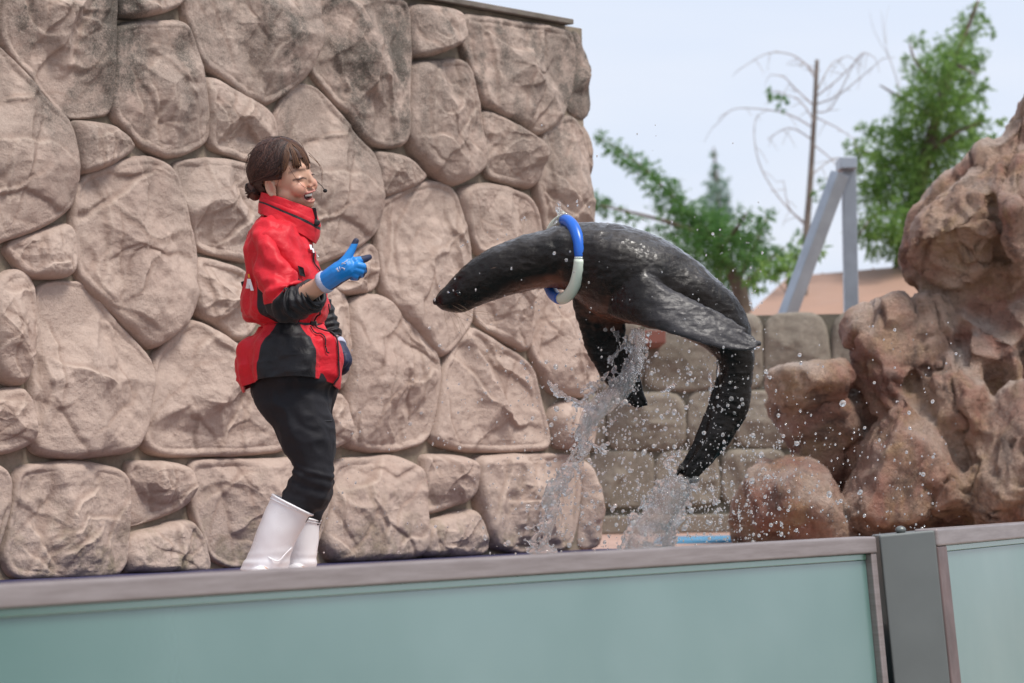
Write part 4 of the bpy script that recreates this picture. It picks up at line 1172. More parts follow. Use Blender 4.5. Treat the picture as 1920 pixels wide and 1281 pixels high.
KNn, KNf = P(590, 880, DP - .10), P(598, 885, DP + .10)
ANn, ANf = P(488, 1052, DP - .10), P(556, 1062, DP + .11)
C_(HPn, KNn, .056, .036); C_(HPf, KNf, .056, .036); C_(KNn, ANn, .036, .030); C_(KNf, ANf, .036, .030)
toe = np.array([.32, -.947, 0])
foot = lambda an: np.array([an[0], an[1], .045])
for an in (ANn, ANf): C_(an, foot(an) + toe * .05, .032, .020)
HANDN = (P(649, 505, DP - .37), P(664, 492, DP - .38))
C_(WRn, HANDN[0], .026, .030)
HANDF0 = P(640, 672, DP + .16); C_(WRf, HANDF0, .026, .030)
vv, ff, nn = remesh(b, .0034, 6, .5)
print('person verts', len(vv))
L = (vv - HO) @ HR
x, y, z = L[:, 0], L[:, 1], L[:, 2]
hd = (z > -.14) & (np.abs(y) < .1) & (x > -.12) & (x < .14)
# open laughing mouth
zc = -.066 + .10 * 0 + .22 * np.abs(y)
mo = np.clip(1.25 - ((y / .0235) ** 2 + ((z - (-.066 + 9 * y * y)) / .0125) ** 2), 0, 1) * (x > .055) * hd
push = np.clip(mo * 2, 0, 1)
vv = vv - np.outer(push * .016, f_)
lipd = ((y / .029) ** 2 + ((z - (-.066 + 8 * y * y)) / .0180) ** 2)
lips = np.clip(1 - np.abs(lipd - 1.0) * 2.2, 0, 1) * (x > .055) * hd * (1 - push)
lips = np.maximum(lips, .40 * np.clip(1.4 - ((x + .010) / .008) ** 2 - ((z + .016) / .017) ** 2, 0, 1) * (np.abs(y) > .062) * (x < .01) * hd)
blush = .55 * np.exp(-(((np.abs(y) - .042) / .022) ** 2 + ((z + .032) / .022) ** 2)) * (x > .02) * hd
blush = np.maximum(blush, .5 * np.exp(-((x - .112) / .012) ** 2 - ((z + .028) / .012) ** 2) * (x > .09) * hd)
# closed eyes: the lash line is an upward arch; brows
ya = np.abs(y) - .033
ex = np.exp(-((z - (.000 - 14 * ya * ya + .10 * ya)) / .0030) ** 2) * (np.abs(ya) < .019) * (x > .05) * hd
bw = .55 * np.exp(-((z - (.026 - 9 * ya * ya)) / .0042) ** 2) * (np.abs(ya) < .022) * (x > .05) * hd
nos = np.exp(-(((np.abs(y) - .0075) / .0035) ** 2 + ((z + .0375) / .003) ** 2)) * (x > .09) * hd * .8
smile = .22 * np.exp(-((np.abs(y) - (.021 + .35 * (-.030 - z))) / .0025) ** 2) * (z < -.032) * (z > -.066) * (x > .05) * hd
dark = np.clip(ex + bw + nos, 0, 1)
at = {'mouth': push * hd, 'lips': lips, 'blush': blush, 'dark': dark}
mk('body', vv, ff, M_SKIN, person, attrs=at)
mb = MB()
ang = np.linspace(-.9, .9, 13)
tv = []
for zz in (-.0570, -.0645):
    for a in ang: tv.append(H(.062 + .030 * math.cos(a) - .004, .024 * math.sin(a), zz + .004 * math.sin(a) ** 2))
mb.add(tv, grid_faces(2, 13, False)); mb.build('teeth', M_TEETH, person)
mb = MB(); mb.ell(H(.076, 0, -.076), (.014, .015, .005), HR); mb.build('tongue', simple('tongue', (.45, .12, .11), .3), person)
for s in (-1, 1):
    pts = [H(.0865 - .24 * abs(q) - 6 * q * q * (q > 0), s * (.032 + q), .0005 - 15 * q * q) for q in np.linspace(-.016, .019, 12)]
    mb = MB(); mb.tube(np.array(pts), np.array([.0006] + [.0014] * 10 + [.0006]), 6); mb.build('eyelash', M_HAIR, person)

# ---- hair
hc_ = np.array([-.016, 0, .030]); hr_ = np.array([.108, .086, .100])
def shell(d, k=1.0):
    d = np.asarray(d, float); d = d / (np.linalg.norm(d, axis=-1, keepdims=True) + 1e-9)
    return hc_ + d * hr_ * k
def toW(L_): return HO + np.asarray(L_) @ HR.T
M_, N_ = 70, 110
tht = np.linspace(0.001, np.pi - .001, M_); phi = np.linspace(0, 2 * np.pi, N_, endpoint=False)
D_ = np.stack([np.sin(tht)[:, None] * np.cos(phi), np.sin(tht)[:, None] * np.sin(phi), np.cos(tht)[:, None] * np.ones(N_)], -1)
Lh = shell(D_)
def is_hair(p):
    xx, zz = p[..., 0], p[..., 2]
    lim = np.where(zz > .062, .2, np.where(zz > -.005, .034 + (zz - .0) * .35, .014 + (zz + .005) * 1.1))
    ear = (np.abs(p[..., 1]) > .05) & (zz < .004) & (zz > -.07) & (xx > -.036)
    return (xx < lim) & (zz > -.070) & ~ear
ok = is_hair(Lh)
fs = [q for q in grid_faces(M_, N_) if ok.reshape(-1)[list(q)].all()]
str_ = .0018 * fbm(np.c_[np.arctan2(Lh[..., 1], Lh[..., 2]).ravel() * 16, Lh[..., 0].ravel() * 6, np.zeros(M_ * N_)], 3, 4)
Lc = (hc_ + (Lh - hc_) * .985).reshape(-1, 3) + D_.reshape(-1, 3) * str_[:, None]
hair = mk('hair', toW(Lc), fs, M_HAIR, person)
rg = np.random.default_rng(21)
bun_c = np.array([-.108, -.022, -.030])
mb = MB()
def strand(dirs, k0, k1, r0, r1, m=0, n=14, tail=None):
    K = catmull(np.array(dirs, float), n); kk = np.linspace(k0, k1, n)[:, None]
    p = hc_ + (K / np.linalg.norm(K, axis=1, keepdims=True)) * hr_ * kk
    if tail is not None: p = np.vstack([p, tail])
    p = catmull(p, len(p) + 4)
    mb.tube(toW(p), np.linspace(r0, r1, len(p)), 5, m)
PARTY = -.12
for i in range(760):
    s = -1 if i % 3 else 1
    xs = rg.uniform(-.55, .62)
    st = np.array([xs, PARTY + s * .035, 1 - .25 * xs * xs])
    up_ = rg.uniform(-.1, .9)
    mid = np.array([rg.uniform(-.75, .28) + .15 * xs, s * rg.uniform(.75, 1.0), up_ * .7])
    mid2 = np.array([-.75, s * rg.uniform(.35, .7), rg.uniform(-.35, .15)])
    en = np.array([-1, -.15 + s * .1, -.42])
    strand([st, mid * .6 + st * .4, mid, mid2, en], 1.005 + rg.uniform(0, .02), 1.0 + rg.uniform(0, .03), rg.uniform(.0016, .0030), rg.uniform(.001, .002), 0, 16)
for i in range(70):
    s = -1 if i % 2 else 1
    st = np.array([rg.uniform(-.6, .5), s * rg.uniform(.1, .8), rg.uniform(.2, 1)]); dv = rg.normal(0, .35, 3)
    strand([st, st + dv * .4 + np.array([-.15, 0, -.1]), st + dv + np.array([-.4, 0, -.25])], 1.02, 1.0 + rg.uniform(.03, .14), .0008, .0004, 0, 9)
mb.build('hair_strand', [M_HAIR], hair)
mb = MB()
CL = []
for q in range(30):                                   # the fringe hangs in separate wisps
    s = 1 if q % 3 else -1
    w_ = (q / 30) * .9 if s > 0 else rg.uniform(.05, .6)
    CL.append((s, w_, rg.uniform(-.22, .12) + (.12 * w_ if s > 0 else .05), rg.uniform(-.05, .12)))
for i in range(460):                                  # fringe falling from the parting over the forehead
    s, w0, low, sw = CL[int(rg.integers(0, len(CL)))]
    w_ = w0 + rg.normal(0, .035)
    y0 = PARTY + s * rg.uniform(.0, .05)
    st = np.array([rg.uniform(.25, .62), y0, .95])
    mid = np.array([.92, y0 + s * (w_ * .62 + .02), .62])
    en = np.array([1.0, y0 + s * (w0 * .95 + (w_ - w0) * .4) + sw * .5, low + rg.uniform(-.03, .14)])
    strand([st, mid * .5 + st * .55, mid, en], 1.025, .945 + rg.uniform(0, .04), rg.uniform(.0014, .0022), .0005, 0, 12)
for i in range(200):                                  # hair between the parting and the temple
    s = -1 if i % 4 else 1
    st = np.array([rg.uniform(.15, .66), PARTY + s * .02, .95]); w_ = rg.uniform(0, 1)
    strand([st, np.array([.80 - .25 * w_, PARTY + s * .45, .72]), np.array([.78 - .35 * w_, s * (.70 + .15 * w_), .38]), np.array([.72 - .42 * w_, s * .92, .10 - .22 * w_ + rg.uniform(-.08, .08)])], 1.02, .985, .0020, .0008, 0, 13)
for i in range(130):                                   # side locks over the temples
    s = -1 if i % 2 else 1
    st = np.array([rg.uniform(.2, .5), PARTY + s * .05, .95])
    mid = np.array([.62, s * .72, .52]); en = np.array([rg.uniform(.38, .56), s * 1.0, rg.uniform(-.3, .0)])
    strand([st, mid, en], 1.02, .97, .0018, .0006, 0, 12)
for (pp) in ([(.07, .055, .06), (.098, .062, .02), (.096, .064, -.03), (.088, .060, -.085)], [(.072, .05, .06), (.105, .058, .02), (.104, .058, -.025)], [(.06, -.06, .04), (.075, -.056, .005), (.088, -.045, -.022), (.098, -.03, -.038)],
             [(.075, .045, .07), (.100, .055, .03), (.103, .058, -.01)]):
    k = catmull(np.array(pp), 16); mb.tube(toW(k), np.linspace(.0008, .0004, 16), 5)
mb.build('fringe', [M_FRINGE], hair)
mb = MB(); k = catmull(np.array([hc_ + np.array([xq, PARTY, 1 - .25 * xq * xq]) / np.linalg.norm([xq, PARTY, 1 - .25 * xq * xq]) * hr_ * 1.012 for xq in np.linspace(-.25, .30, 8)]), 20)
mb.tube(toW(k), np.r_[.0005, np.full(18, .0017), .0005], 6); mb.build('parting', M_SCALP, hair)
mb = MB()
mb.ell(toW(bun_c), (.026, .028, .034), HR, 20, 14)
for i in range(46):
    a0 = rg.uniform(0, 6.28); tl = rg.uniform(-.6, .6)
    a = np.linspace(a0, a0 + 2.4, 14)
    ax1 = np.array([math.cos(tl) * .7, 0, math.sin(tl)]); ax2 = np.array([0, 1, 0.3 * tl])
    p = bun_c + (np.cos(a)[:, None] * ax1 / np.linalg.norm(ax1) * .030 + np.sin(a)[:, None] * ax2 / np.linalg.norm(ax2) * .029) * np.array([1, 1, 1.15])
    mb.tube(toW(p), .0022, 5)
mb.build('bun', M_HAIR, hair)

# ---- head set microphone
mb = MB(); k = catmull(np.array([(-.005, .080, .005), (.05, .072, -.012), (.095, .058, -.042), (.112, .046, -.056)]), 16); mb.tube(toW(k), .0012, 5)
mic = mb.build('microphone', M_MIC, person)
mb = MB(); mb.ell(H(.114, .046, -.058), (.0075, .0062, .0062), HR); mb.build('foam_ball', M_MIC, mic)

# ---- jacket
def wr(V, th, s0, folds, amp, seed):
    """cloth folds for a lofted garment"""
    return amp * (fbm(V * np.array([11, 11, 7]), 3, seed) + .9 * (ridged(V * np.array([8, 8, 6]) + 3 + .25 * vnoise(V * 5, 2)[..., None], 3, seed + 3) - .5))
jk = [(489,399,588,440,DP,.085), (478,414,592,458,DP,.135), (468,434,596,474,DP,.172), (461,470,602,494,DP,.190), (459,521,613,528,DP,.185), (456,566,617,566,DP,.178), (457,590,611,589,DP,.168), (470,601,604,597,DP,.152), (488,609,599,604,DP,.138), (484,616,602,612,DP,.142), (468,633,618,626,DP,.160),
      (454,652,630,642,DP,.182), (447,685,637,672,DP,.200), (446,710,638,700,DP,.208), (452,738,632,730,DP,.212)]
Mj, Nj = 150, 120
V, th = loft_px(jk, Mj, Nj, .92)
n = grid_normals(V)
ts = np.linspace(0, len(jk) - 1, Mj)[:, None]; THj = th[None] + 0 * ts
pep = np.clip((ts - 8.3) / 4, 0, 1)
d = .010 * pep * np.sin(THj * 9 + 1.2 * np.sin(THj * 2)) + wr(V, th, ts, 0, .012, 3)
blo = np.exp(-((ts - 6.3) / 1.3) ** 2)
d += .009 * blo * np.sin(THj * 11 + 3 * np.sin(THj * 3) + 2 * vnoise(V * 6, 4)) * (.5 + .5 * vnoise(V * 7, 6)) - .004 * np.exp(-((ts - 8.4) / .25) ** 2)
d += .0035 * np.exp(-((ts - 3.5) / 2.2) ** 2) * np.sin(ts * 3.0 + THj * 4)
V = V + n * (d - d.mean() - .004)[..., None]
# hem rises a little at the sides, drops at the back
fs = grid_faces(Mj, Nj)
fx = ((1 - np.cos(th)) / 2)[None]                     # 0 back .. 1 front
lo = np.where(ts >= 8.2, .37 - .14 * (ts - 8.2) / 5.8, .20 + .15 * np.clip((ts - 4.5) / 3.7, 0, 1) ** 1.5)
hi = np.where(ts >= 8.2, .71 + .10 * (ts - 8.2) / 5.8, .72)
pn = np.minimum(fx - lo, hi - fx) * 4 + .5 - np.clip(4.2 - ts, 0, 9)
pn = np.maximum(pn, .5 + (.17 - np.abs(ts - 8.5)) * 3 - 9 * (fx < .3))
rise = np.clip((ts - 9.5) / 4.5, 0, 1) ** 1.3 * np.clip(np.abs(np.sin(THj)), 0, 1) * .042
V[..., 2] += rise
jacket = mk('jacket', V.reshape(-1, 3), fs, [M_JKT], person, True, attrs={'panel': np.clip(pn, 0, 1).ravel()})
jacket.modifiers.new('thick', 'SOLIDIFY').thickness = .005
Vj = V
# collar
ck = [(487,400,590,456,DP,.086), (488,388,595,440,DP,.080), (491,374,597,420,DP,.075), (493,362,590,396,DP-.002,.070)]
V, th = loft_px(ck, 34, 90, .95)
n = grid_normals(V); V = V + n * (.0035 * fbm(V * 22, 3, 9))[..., None]
V[20:23] += n[20:23] * .0015
ci = np.arange(34)[:, None] + 0 * th[None]
col = mk('collar', V.reshape(-1, 3), grid_faces(34, 90), [M_JKT], jacket, True, attrs={'panel': np.clip(.5 + (1.6 - np.abs(ci - 17.5)) * .5, 0, 1).ravel()})
col.modifiers.new('thick', 'SOLIDIFY').thickness = .006
mb = MB(); q = P(589, 405, DP - .035); mb.box(q, (.010, -.004, 0), (0, .003, 0), (-.003, 0, .026)); bevel(mb.build('inner_flap', M_BLK, col, smooth=False), .002)
mb = MB(); q = P(592, 418, DP - .04); mb.ell(q, (.014, .006, .012)); mb.build('velcro_tab', M_BLK, col)
# zips
def on_jacket(tq, frac, near=True, out=.003):
    i = int(round(tq / (len(jk) - 1) * (Mj - 1)))
    c = np.clip(1 - 2 * frac, -1, 1); a = math.acos(c); a = 2 * math.pi - a if near else a
    j = int(round(a / (2 * math.pi) * Nj)) % Nj
    nj = n_j[i, j]
    return Vj[i, j] + nj * out
n_j = grid_normals(Vj)
mb = MB(); mb.tube(np.array([on_jacket(q, .96, out=.006) for q in np.linspace(1.5, 14, 110)]), .0028, 6); mb.build('zip', M_BLK, jacket)
mb = MB(); mb.tube(np.array([on_jacket(q, .885 + .03 * (q - 8.8) / 3.4, out=.0065) for q in np.linspace(8.9, 11.9, 40)]), .0022, 6); mb.build('pocket_zip', M_BLK, jacket)
mb = MB(); mb.box(on_jacket(8.6, .95, out=.008), (.010, 0, 0), (0, .005, 0), (0, 0, .007)); bevel(mb.build('cord_lock', M_BLK, jacket, smooth=False), .002)
mb = MB(); q = P(616, 570, DP - .02); mb.tube([q, q + np.array([.003, 0, -.025])], .0022, 6); mb.build('zip_pull', M_MIC, jacket)
# printed letter on the back, seen almost edge on, and small chest print
def patch(name, pts, mat, out=.0035, par=jacket):
    pts = [on_jacket(a, c, True, out) for a, c in pts]
    mb = MB(); mb.add(np.array(pts), [tuple(range(len(pts)))]); return mb.build(name, mat, par, smooth=False)
def jq(px, py, out=.004):
    """point on the near side of the jacket seen at a pixel"""
    r = ray(px, py); r = r / np.linalg.norm(r)
    dv = Vj.reshape(-1, 3) - CAM; tt_ = dv @ r; dist = np.linalg.norm(dv - tt_[:, None] * r, axis=1)
    cand = np.where(dist < .012)[0]; i = cand[np.argmin(tt_[cand])] if len(cand) else int(np.argmin(dist))
    return P(px, py, float((Vj.reshape(-1, 3)[i] - CAM) @ fwd) - out)
def decal(name, polys, mat):
    mb = MB()
    for p in polys:
        pts = np.array([jq(x, y) for x, y in p]); bk = pts + np.array([0, .002, 0]); k = len(pts)
        mb.add(np.vstack([pts, bk]), [tuple(range(k)), tuple(range(k, 2 * k))[::-1]] + [(i, (i + 1) % k, k + (i + 1) % k, k + i) for i in range(k)])
    return mb.build(name, mat, jacket, smooth=False)
decal('printed_letter', [[(463.5,523),(468.5,523),(466,541),(460.5,541)], [(464.5,523),(469.5,523),(476,545),(470,545)], [(464,537),(467,534),(468,541),(464,541)]], M_WHITE)
decal('print_accent', [[(464.5,514),(467.5,514),(468.5,521),(465.5,521)]], M_YEL)
decal('chest_print', [[(580,459),(584,459),(586,468),(582,468)], [(585,465),(588,466),(590,474),(587,474)], [(590,473),(593,475),(598,482),(596,482)]], M_WHITE)
mb = MB(); mb.box(P(457, 533, DP), (.006, 0, .002), (0, .02, 0), (-.002, 0, .008)); bevel(mb.build('back_tab', M_BLK, jacket, smooth=False), .002)

# sleeves
def sleeve(pts, rad, mats, fsplit, seed, name='sleeve', amp=.013):
    k = catmull(np.array(pts), 84); r = catmull(np.array(rad)[:, None], 84)[:, 0]
    v, f = tube_vf(k, r, 56, cap=False); G = v.reshape(84, 56, 3)
    n = grid_normals(G); s = np.linspace(0, 1, 84)[:, None]; a = np.linspace(0, 2 * np.pi, 56, endpoint=False)[None]
    bend = np.exp(-((s - .62) / .17) ** 2)
    d = amp * (fbm(G * np.array([15, 15, 15]), 3, seed) * .6 + .7 * (ridged(G * 9 + .3 * vnoise(G * 6, 3)[..., None], 3, seed + 2) - .5) + bend * (np.sin(s * 64 + 1.6 * np.sin(a * 2 + 1) + 2 * vnoise(G * 12, seed)) * .75) * (.6 + .4 * np.cos(a))
               + .5 * np.exp(-((s - .95) / .1) ** 2) * np.sin(s * 90 + a))
    d = d + amp * .5 * np.exp(-((s - .3) / .25) ** 2) * np.sin(s * 20 + a * 3)
    G = G + n * (d - d.mean() - .004)[..., None]
    o = mk(name, G.reshape(-1, 3), f, [M_JKT], jacket, True, attrs={'panel': np.clip(.5 + fsplit(s, a, G) * 4, 0, 1).ravel()})
    o.modifiers.new('thick', 'SOLIDIFY').thickness = .005
    return G
cuff = P(588, 549, DP - .285)
Gs = sleeve([P(506, 424, DP - .07), P(507, 446, DP - .118), P(511, 490, DP - .165), P(522, 535, DP - .205), P(538, 566, DP - .238), P(556, 568, DP - .255), P(574, 558, DP - .272), cuff],
       [.046, .057, .063, .063, .062, .058, .052, .043], [M_RED, M_BLK],
       lambda s, a, p: s - .52 - .09 * np.sin(a + 2.5) + 0 * a, 31)
fc = (WRn - cuff) / np.linalg.norm(WRn - cuff)
mb = MB()
for q in range(3):
    c0 = cuff - fc * (.004 + .012 * q); aa = np.linspace(0, 2 * np.pi, 30, endpoint=False)
    e1 = np.cross(fc, Z3); e1 /= np.linalg.norm(e1); e2 = np.cross(fc, e1)
    rr_ = (.040 + .004 * q) * (1 + .06 * np.sin(aa * 3 + q))
    mb.tube(c0 + rr_[:, None] * (np.cos(aa)[:, None] * e1 + np.sin(aa)[:, None] * e2), .0075, 8, closed=True)
mb.build('rolled_cuff', M_BLK, jacket)
sleeve([P(520, 428, DP + .085), P(528, 450, DP + .14), P(548, 500, DP + .19), P(572, 545, DP + .22), P(588, 572, DP + .225), P(600, 592, DP + .215), P(612, 615, DP + .205), P(622, 636, DP + .195)],
       [.050, .066, .066, .060, .056, .052, .046, .040], [M_RED, M_BLK], lambda s, a, p: s - .5 + 0 * a, 37)
# dark gusset at the near armhole
decal('armhole_panel', [[(558,498),(569,502),(573,520),(562,516)]], M_BLK)

# ---- trousers
def leg_loft(secs, M, N, seed, name, bend_t):
    V, th = loft_px(secs, M, N, .95); n = grid_normals(V)
    s = np.linspace(0, len(secs) - 1, M)[:, None]; a = th[None]
    d = .0045 * fbm(V * np.array([12, 12, 9]), 3, seed) + .0085 * np.exp(-((s - bend_t) / .9) ** 2) * np.sin(s * 9 + 2.4 * np.sin(a + .7) + 4 * vnoise(V * 8, seed)) * (.55 + .45 * vnoise(V * 6, seed + 9))
    d = d + .0075 * (ridged(V * np.array([9, 9, 8]) + .4 * vnoise(V * 5, 8)[..., None], 2, seed + 4) - .5)
    return V + n * (d - d.mean() - .002)[..., None], grid_faces(M, N) + caps(M, N)
near = [(470,680,632,680,DP,.175), (471,716,632,716,DP,.172), (471,735,622,735,DP-.02,.14), (482,764,624,772,DP-.055,.115), (506,801,626,806,DP-.085,.090), (528,840,626,846,DP-.098,.076), (546,868,626,880,DP-.104,.068), (548,888,626,902,DP-.106,.066), (527,918,612,946,DP-.106,.060), (522,936,588,962,DP-.106,.050), (512,962,568,985,DP-.104,.038)]
far = [(500,716,634,716,DP+.03,.12), (520,760,626,764,DP+.07,.11), (538,805,627,808,DP+.095,.088), (555,850,628,853,DP+.10,.072), (562,880,629,892,DP+.105,.066), (565,905,626,922,DP+.105,.062), (566,940,614,952,DP+.107,.056), (565,965,604,972,DP+.108,.048), (560,990,598,995,DP+.11,.044)]
tb = MB(); tb.add(*leg_loft(near, 100, 72, 3, 'n', 7.2)); tb.add(*leg_loft(far, 80, 64, 5, 'f', 4.2))
vt, ft, nt_ = remesh(tb, .0042, 2, .4)
trs = mk('trousers', vt, ft, M_TRS, person)
mb = MB(); q = [P(x, y, DP - .165 + .035 * i) for i, (x, y) in enumerate(((582,722),(583,731),(586,741)))]
mb.tube([P(582, 720, DP - .142), P(583, 733, DP - .136)], .0035, 6); mb.build('pocket_zip', M_ZIP, trs)
mb = MB(); mb.tube([P(x, y, d) for x, y, d in ((578,788,DP-.160),(598,790,DP-.150),(622,789,DP-.10))], .0022, 6); mb.build('pocket_seam', M_BLK, trs)
mb = MB(); k = catmull(np.array([(594,802,DP-.150),(600,850,DP-.148),(606,890,DP-.145)]), 16); mb.tube(P(k[:, 0], k[:, 1], k[:, 2]), .0022, 6); mb.build('side_seam', M_BLK, trs)

# ---- boots
def boot(secs, heel, toed, nm_seed, d0):
    root_pts = loft_px(secs, 60, 56, .97)[0]
    n = grid_normals(root_pts); s = np.linspace(0, 1, 60)[:, None]
    d = .0022 * fbm(root_pts * 14, 2, nm_seed) + .003 * np.exp(-((s - .045) / .04) ** 2) + .002 * np.sin(s * 40) * np.exp(-((s - .8) / .12) ** 2)
    root_pts = root_pts + n * d[..., None]
    q = MB(); q.add(root_pts, grid_faces(60, 56) + caps(60, 56))
    hl = np.array([heel[0], heel[1], 0])
    sd = np.array([-toed[1], toed[0], 0])
    FR = np.stack([toed, sd, Z3], 1)
    for (a, r) in ((.01, (.042, .036, .033)), (.06, (.050, .036, .032)), (.12, (.055, .040, .026)), (.175, (.045, .042, .023))):
        q.ell(hl + toed * a + Z3 * (r[2] * .92 + .008), r, FR, 26, 16)
    v, f, _ = remesh(q, .0038, 5, .5)
    v[:, 2] = np.maximum(v[:, 2], .006)
    bo = mk('boot', v, f, M_BOOT, person)
    so = MB(); aa = np.linspace(0, 2 * np.pi, 40, endpoint=False)
    ol = [hl + toed * (.10 + .145 * math.cos(x)) + sd * (.042 * math.sin(x) * (1 + .12 * math.cos(x))) for x in aa]
    so.add(np.vstack([np.array(ol) + Z3 * .001, np.array(ol) + Z3 * .014]), grid_faces(2, 40) + caps(2, 40))
    bevel(so.build('sole', M_SOLE, bo), .003)
    # moulded rim at the top and ankle seam
    rim = root_pts[0]; mb = MB(); mb.tube(rim + np.array([0, 0, -.001]), .0042, 8, closed=True)
    r2 = root_pts[5]; mb.tube(r2, .0022, 6, closed=True); mb.build('rim', M_BOOT, bo)
    return bo, root_pts
heel_n = P(478, 1075, DP - .10)
bn, rp = boot([(511,927,586,965,DP-.106,.066), (502,945,580,972,DP-.106,.064), (486,985,568,993,DP-.104,.062), (474,1015,556,1012,DP-.102,.059), (466,1038,548,1030,DP-.10,.056), (457,1056,541,1056,DP-.098,.053), (450,1070,540,1076,DP-.098,.048)], heel_n, np.array([.34, -.94, 0]), 4, 0)
mb = MB(); k = catmull(np.array([(478,1010), (488,1030), (505,1046), (522,1052), (534,1040), (547,1027)], float), 26)
mb.tube(P(k[:, 0], k[:, 1], DP - .098 - .057 * np.sin(np.linspace(.35, 2.6, 26))), .0024, 6); mb.build('ankle_seam', M_BOOT, bn)
heel_f = P(545, 1072, DP + .11)
boot([(561,968,600,976,DP+.11,.052), (557,990,598,996,DP+.11,.052), (548,1020,596,1022,DP+.11,.051), (542,1045,594,1047,DP+.11,.050), (538,1070,594,1072,DP+.11,.047)], heel_f, np.array([.30, -.954, 0]), 6, 0)

# ---- gloves
def glove(pieces, voxel, navy_fn, cuffc, cuffd, cr):
    q = MB()
    for p in pieces:
        pts, rad = p
        for i in range(len(pts) - 1): q.capsule(pts[i], pts[i + 1], rad[i], rad[i + 1], 14, K=5)
    v, f, n = remesh(q, voxel, 2, .5)
    c = v.mean(0)
    fa = np.array([[v[i] for i in p[:4]] for p in f]).mean(1); fn = np.array([n[p[0]] for p in f])
    o = mk('glove', v, f, [M_GBLUE, M_GNAVY], person, True, navy_fn(fa, fn).astype(int))
    d = cuffd / np.linalg.norm(cuffd); e1 = np.cross(d, Z3); e1 /= np.linalg.norm(e1); e2 = np.cross(d, e1)
    a = np.linspace(0, 2 * np.pi, 28, endpoint=False); rows = []
    for t_, r_ in ((-.008, cr * .96), (-.004, cr * 1.05), (.006, cr * 1.06), (.014, cr * 1.03)):
        rows.append(cuffc + d * t_ + r_ * (np.cos(a)[:, None] * e1 + np.sin(a)[:, None] * e2))
    cu = mk('cuff', np.vstack(rows), grid_faces(4, 28), M_GCUFF, o); cu.modifiers.new('t', 'SOLIDIFY').thickness = .003
    return o
g = lambda x, y, d: P(x, y, DP - .37 + d)
W1 = g(613, 527, .03)
pal = [g(622, 521, .02), g(636, 511, .005), g(650, 503, 0)]
pieces = [
 ([W1, pal[0], pal[1], pal[2]], [.033, .034, .034, .034]),
 ([pal[1], g(666, 490, -.004), ], [.030, .0135]), ([pal[1], g(671, 498, -.012)], [.030, .0135]), ([pal[1], g(668, 506, -.012)], [.028, .013]), ([pal[1], g(660, 513, -.008)], [.026, .0125]),
 ([g(640, 500, -.004), g(651, 484, -.004), g(660, 468, .0), g(667.5, 452, .004)], [.021, .0145, .0115, .0095]),                # thumb up
 ([g(664, 490, 0), g(676, 488, .014), g(686, 485, .03), g(692, 482.5, .042)], [.0135, .0125, .0115, .0095]),                   # index pointing on
 ([g(671, 498, -.012), g(680, 500, -.008), g(682, 508, .010), g(673, 510, .018)], [.0135, .0125, .0115, .010]),
 ([g(668, 506, -.012), g(677, 509, -.008), g(678, 515, .010), g(668, 516, .018)], [.013, .012, .011, .0095]),
 ([g(660, 513, -.008), g(668, 517, -.006), g(669, 521, .008), g(660, 521, .015)], [.0125, .0115, .010, .009]),
]
def navy(fa, fn):
    d = (fa - CAM) @ fwd; px_ = 960 + ((fa - CAM) @ right) / d * F; py_ = 640.5 - ((fa - CAM) @ up) / d * F
    pd = np.array([.45, .80, -.40])
    m = (fn @ pd > .30)
    th_ = (py_ < 481) & (((px_ - 652) + (py_ - 481) * .52 > 11) | (py_ < 457))
    ix = (px_ > 674) & (py_ < 494) & (fn @ np.array([0, -.35, .9]) > -.9) & (px_ - (py_ - 480) * .5 > 676)
    return m & (py_ > 484) | th_ | ix
gl = glove(pieces, .0024, navy, g(611, 528, .034), W1 - pal[0], .034)
mb = MB()
for pts in ([(630,504),(636,509)], [(632,502),(634,510)], [(636,500),(638,507)], [(640,502),(646,504)], [(646,503),(645,507)], [(640,496),(652,488)], [(641,493),(648,495)]):
    mb.tube([g(x, y, -.036) for x, y in pts], .0016, 5)
mb.build('glove_print', M_GCUFF, gl)
gf = lambda x, y, d: P(x, y, DP + .15 + d)
W2 = gf(630, 650, .04); pf = [gf(637, 664, .02), gf(643, 676, .01)]
pieces = [([W2, pf[0], pf[1]], [.032, .034, .032]),
  ([pf[1], gf(647, 684, .0), gf(649, 691, .005), gf(645, 697, .015)], [.016, .013, .012, .010]), ([pf[1], gf(643, 688, .012), gf(645, 695, .02), gf(641, 699, .025)], [.016, .013, .012, .010]),
  ([pf[1], gf(639, 688, .025), gf(641, 695, .032), gf(637, 699, .034)], [.016, .013, .011, .009]), ([pf[1], gf(635, 686, .036), gf(636, 692, .04), gf(633, 696, .04)], [.015, .012, .010, .009]),
  ([pf[0], gf(646, 668, -.012), gf(648, 677, -.02), gf(645, 684, -.02)], [.018, .013, .011, .009])]
glove(pieces, .003, lambda fa, fn: np.ones(len(fa)), W2, W2 - pf[0], .034)
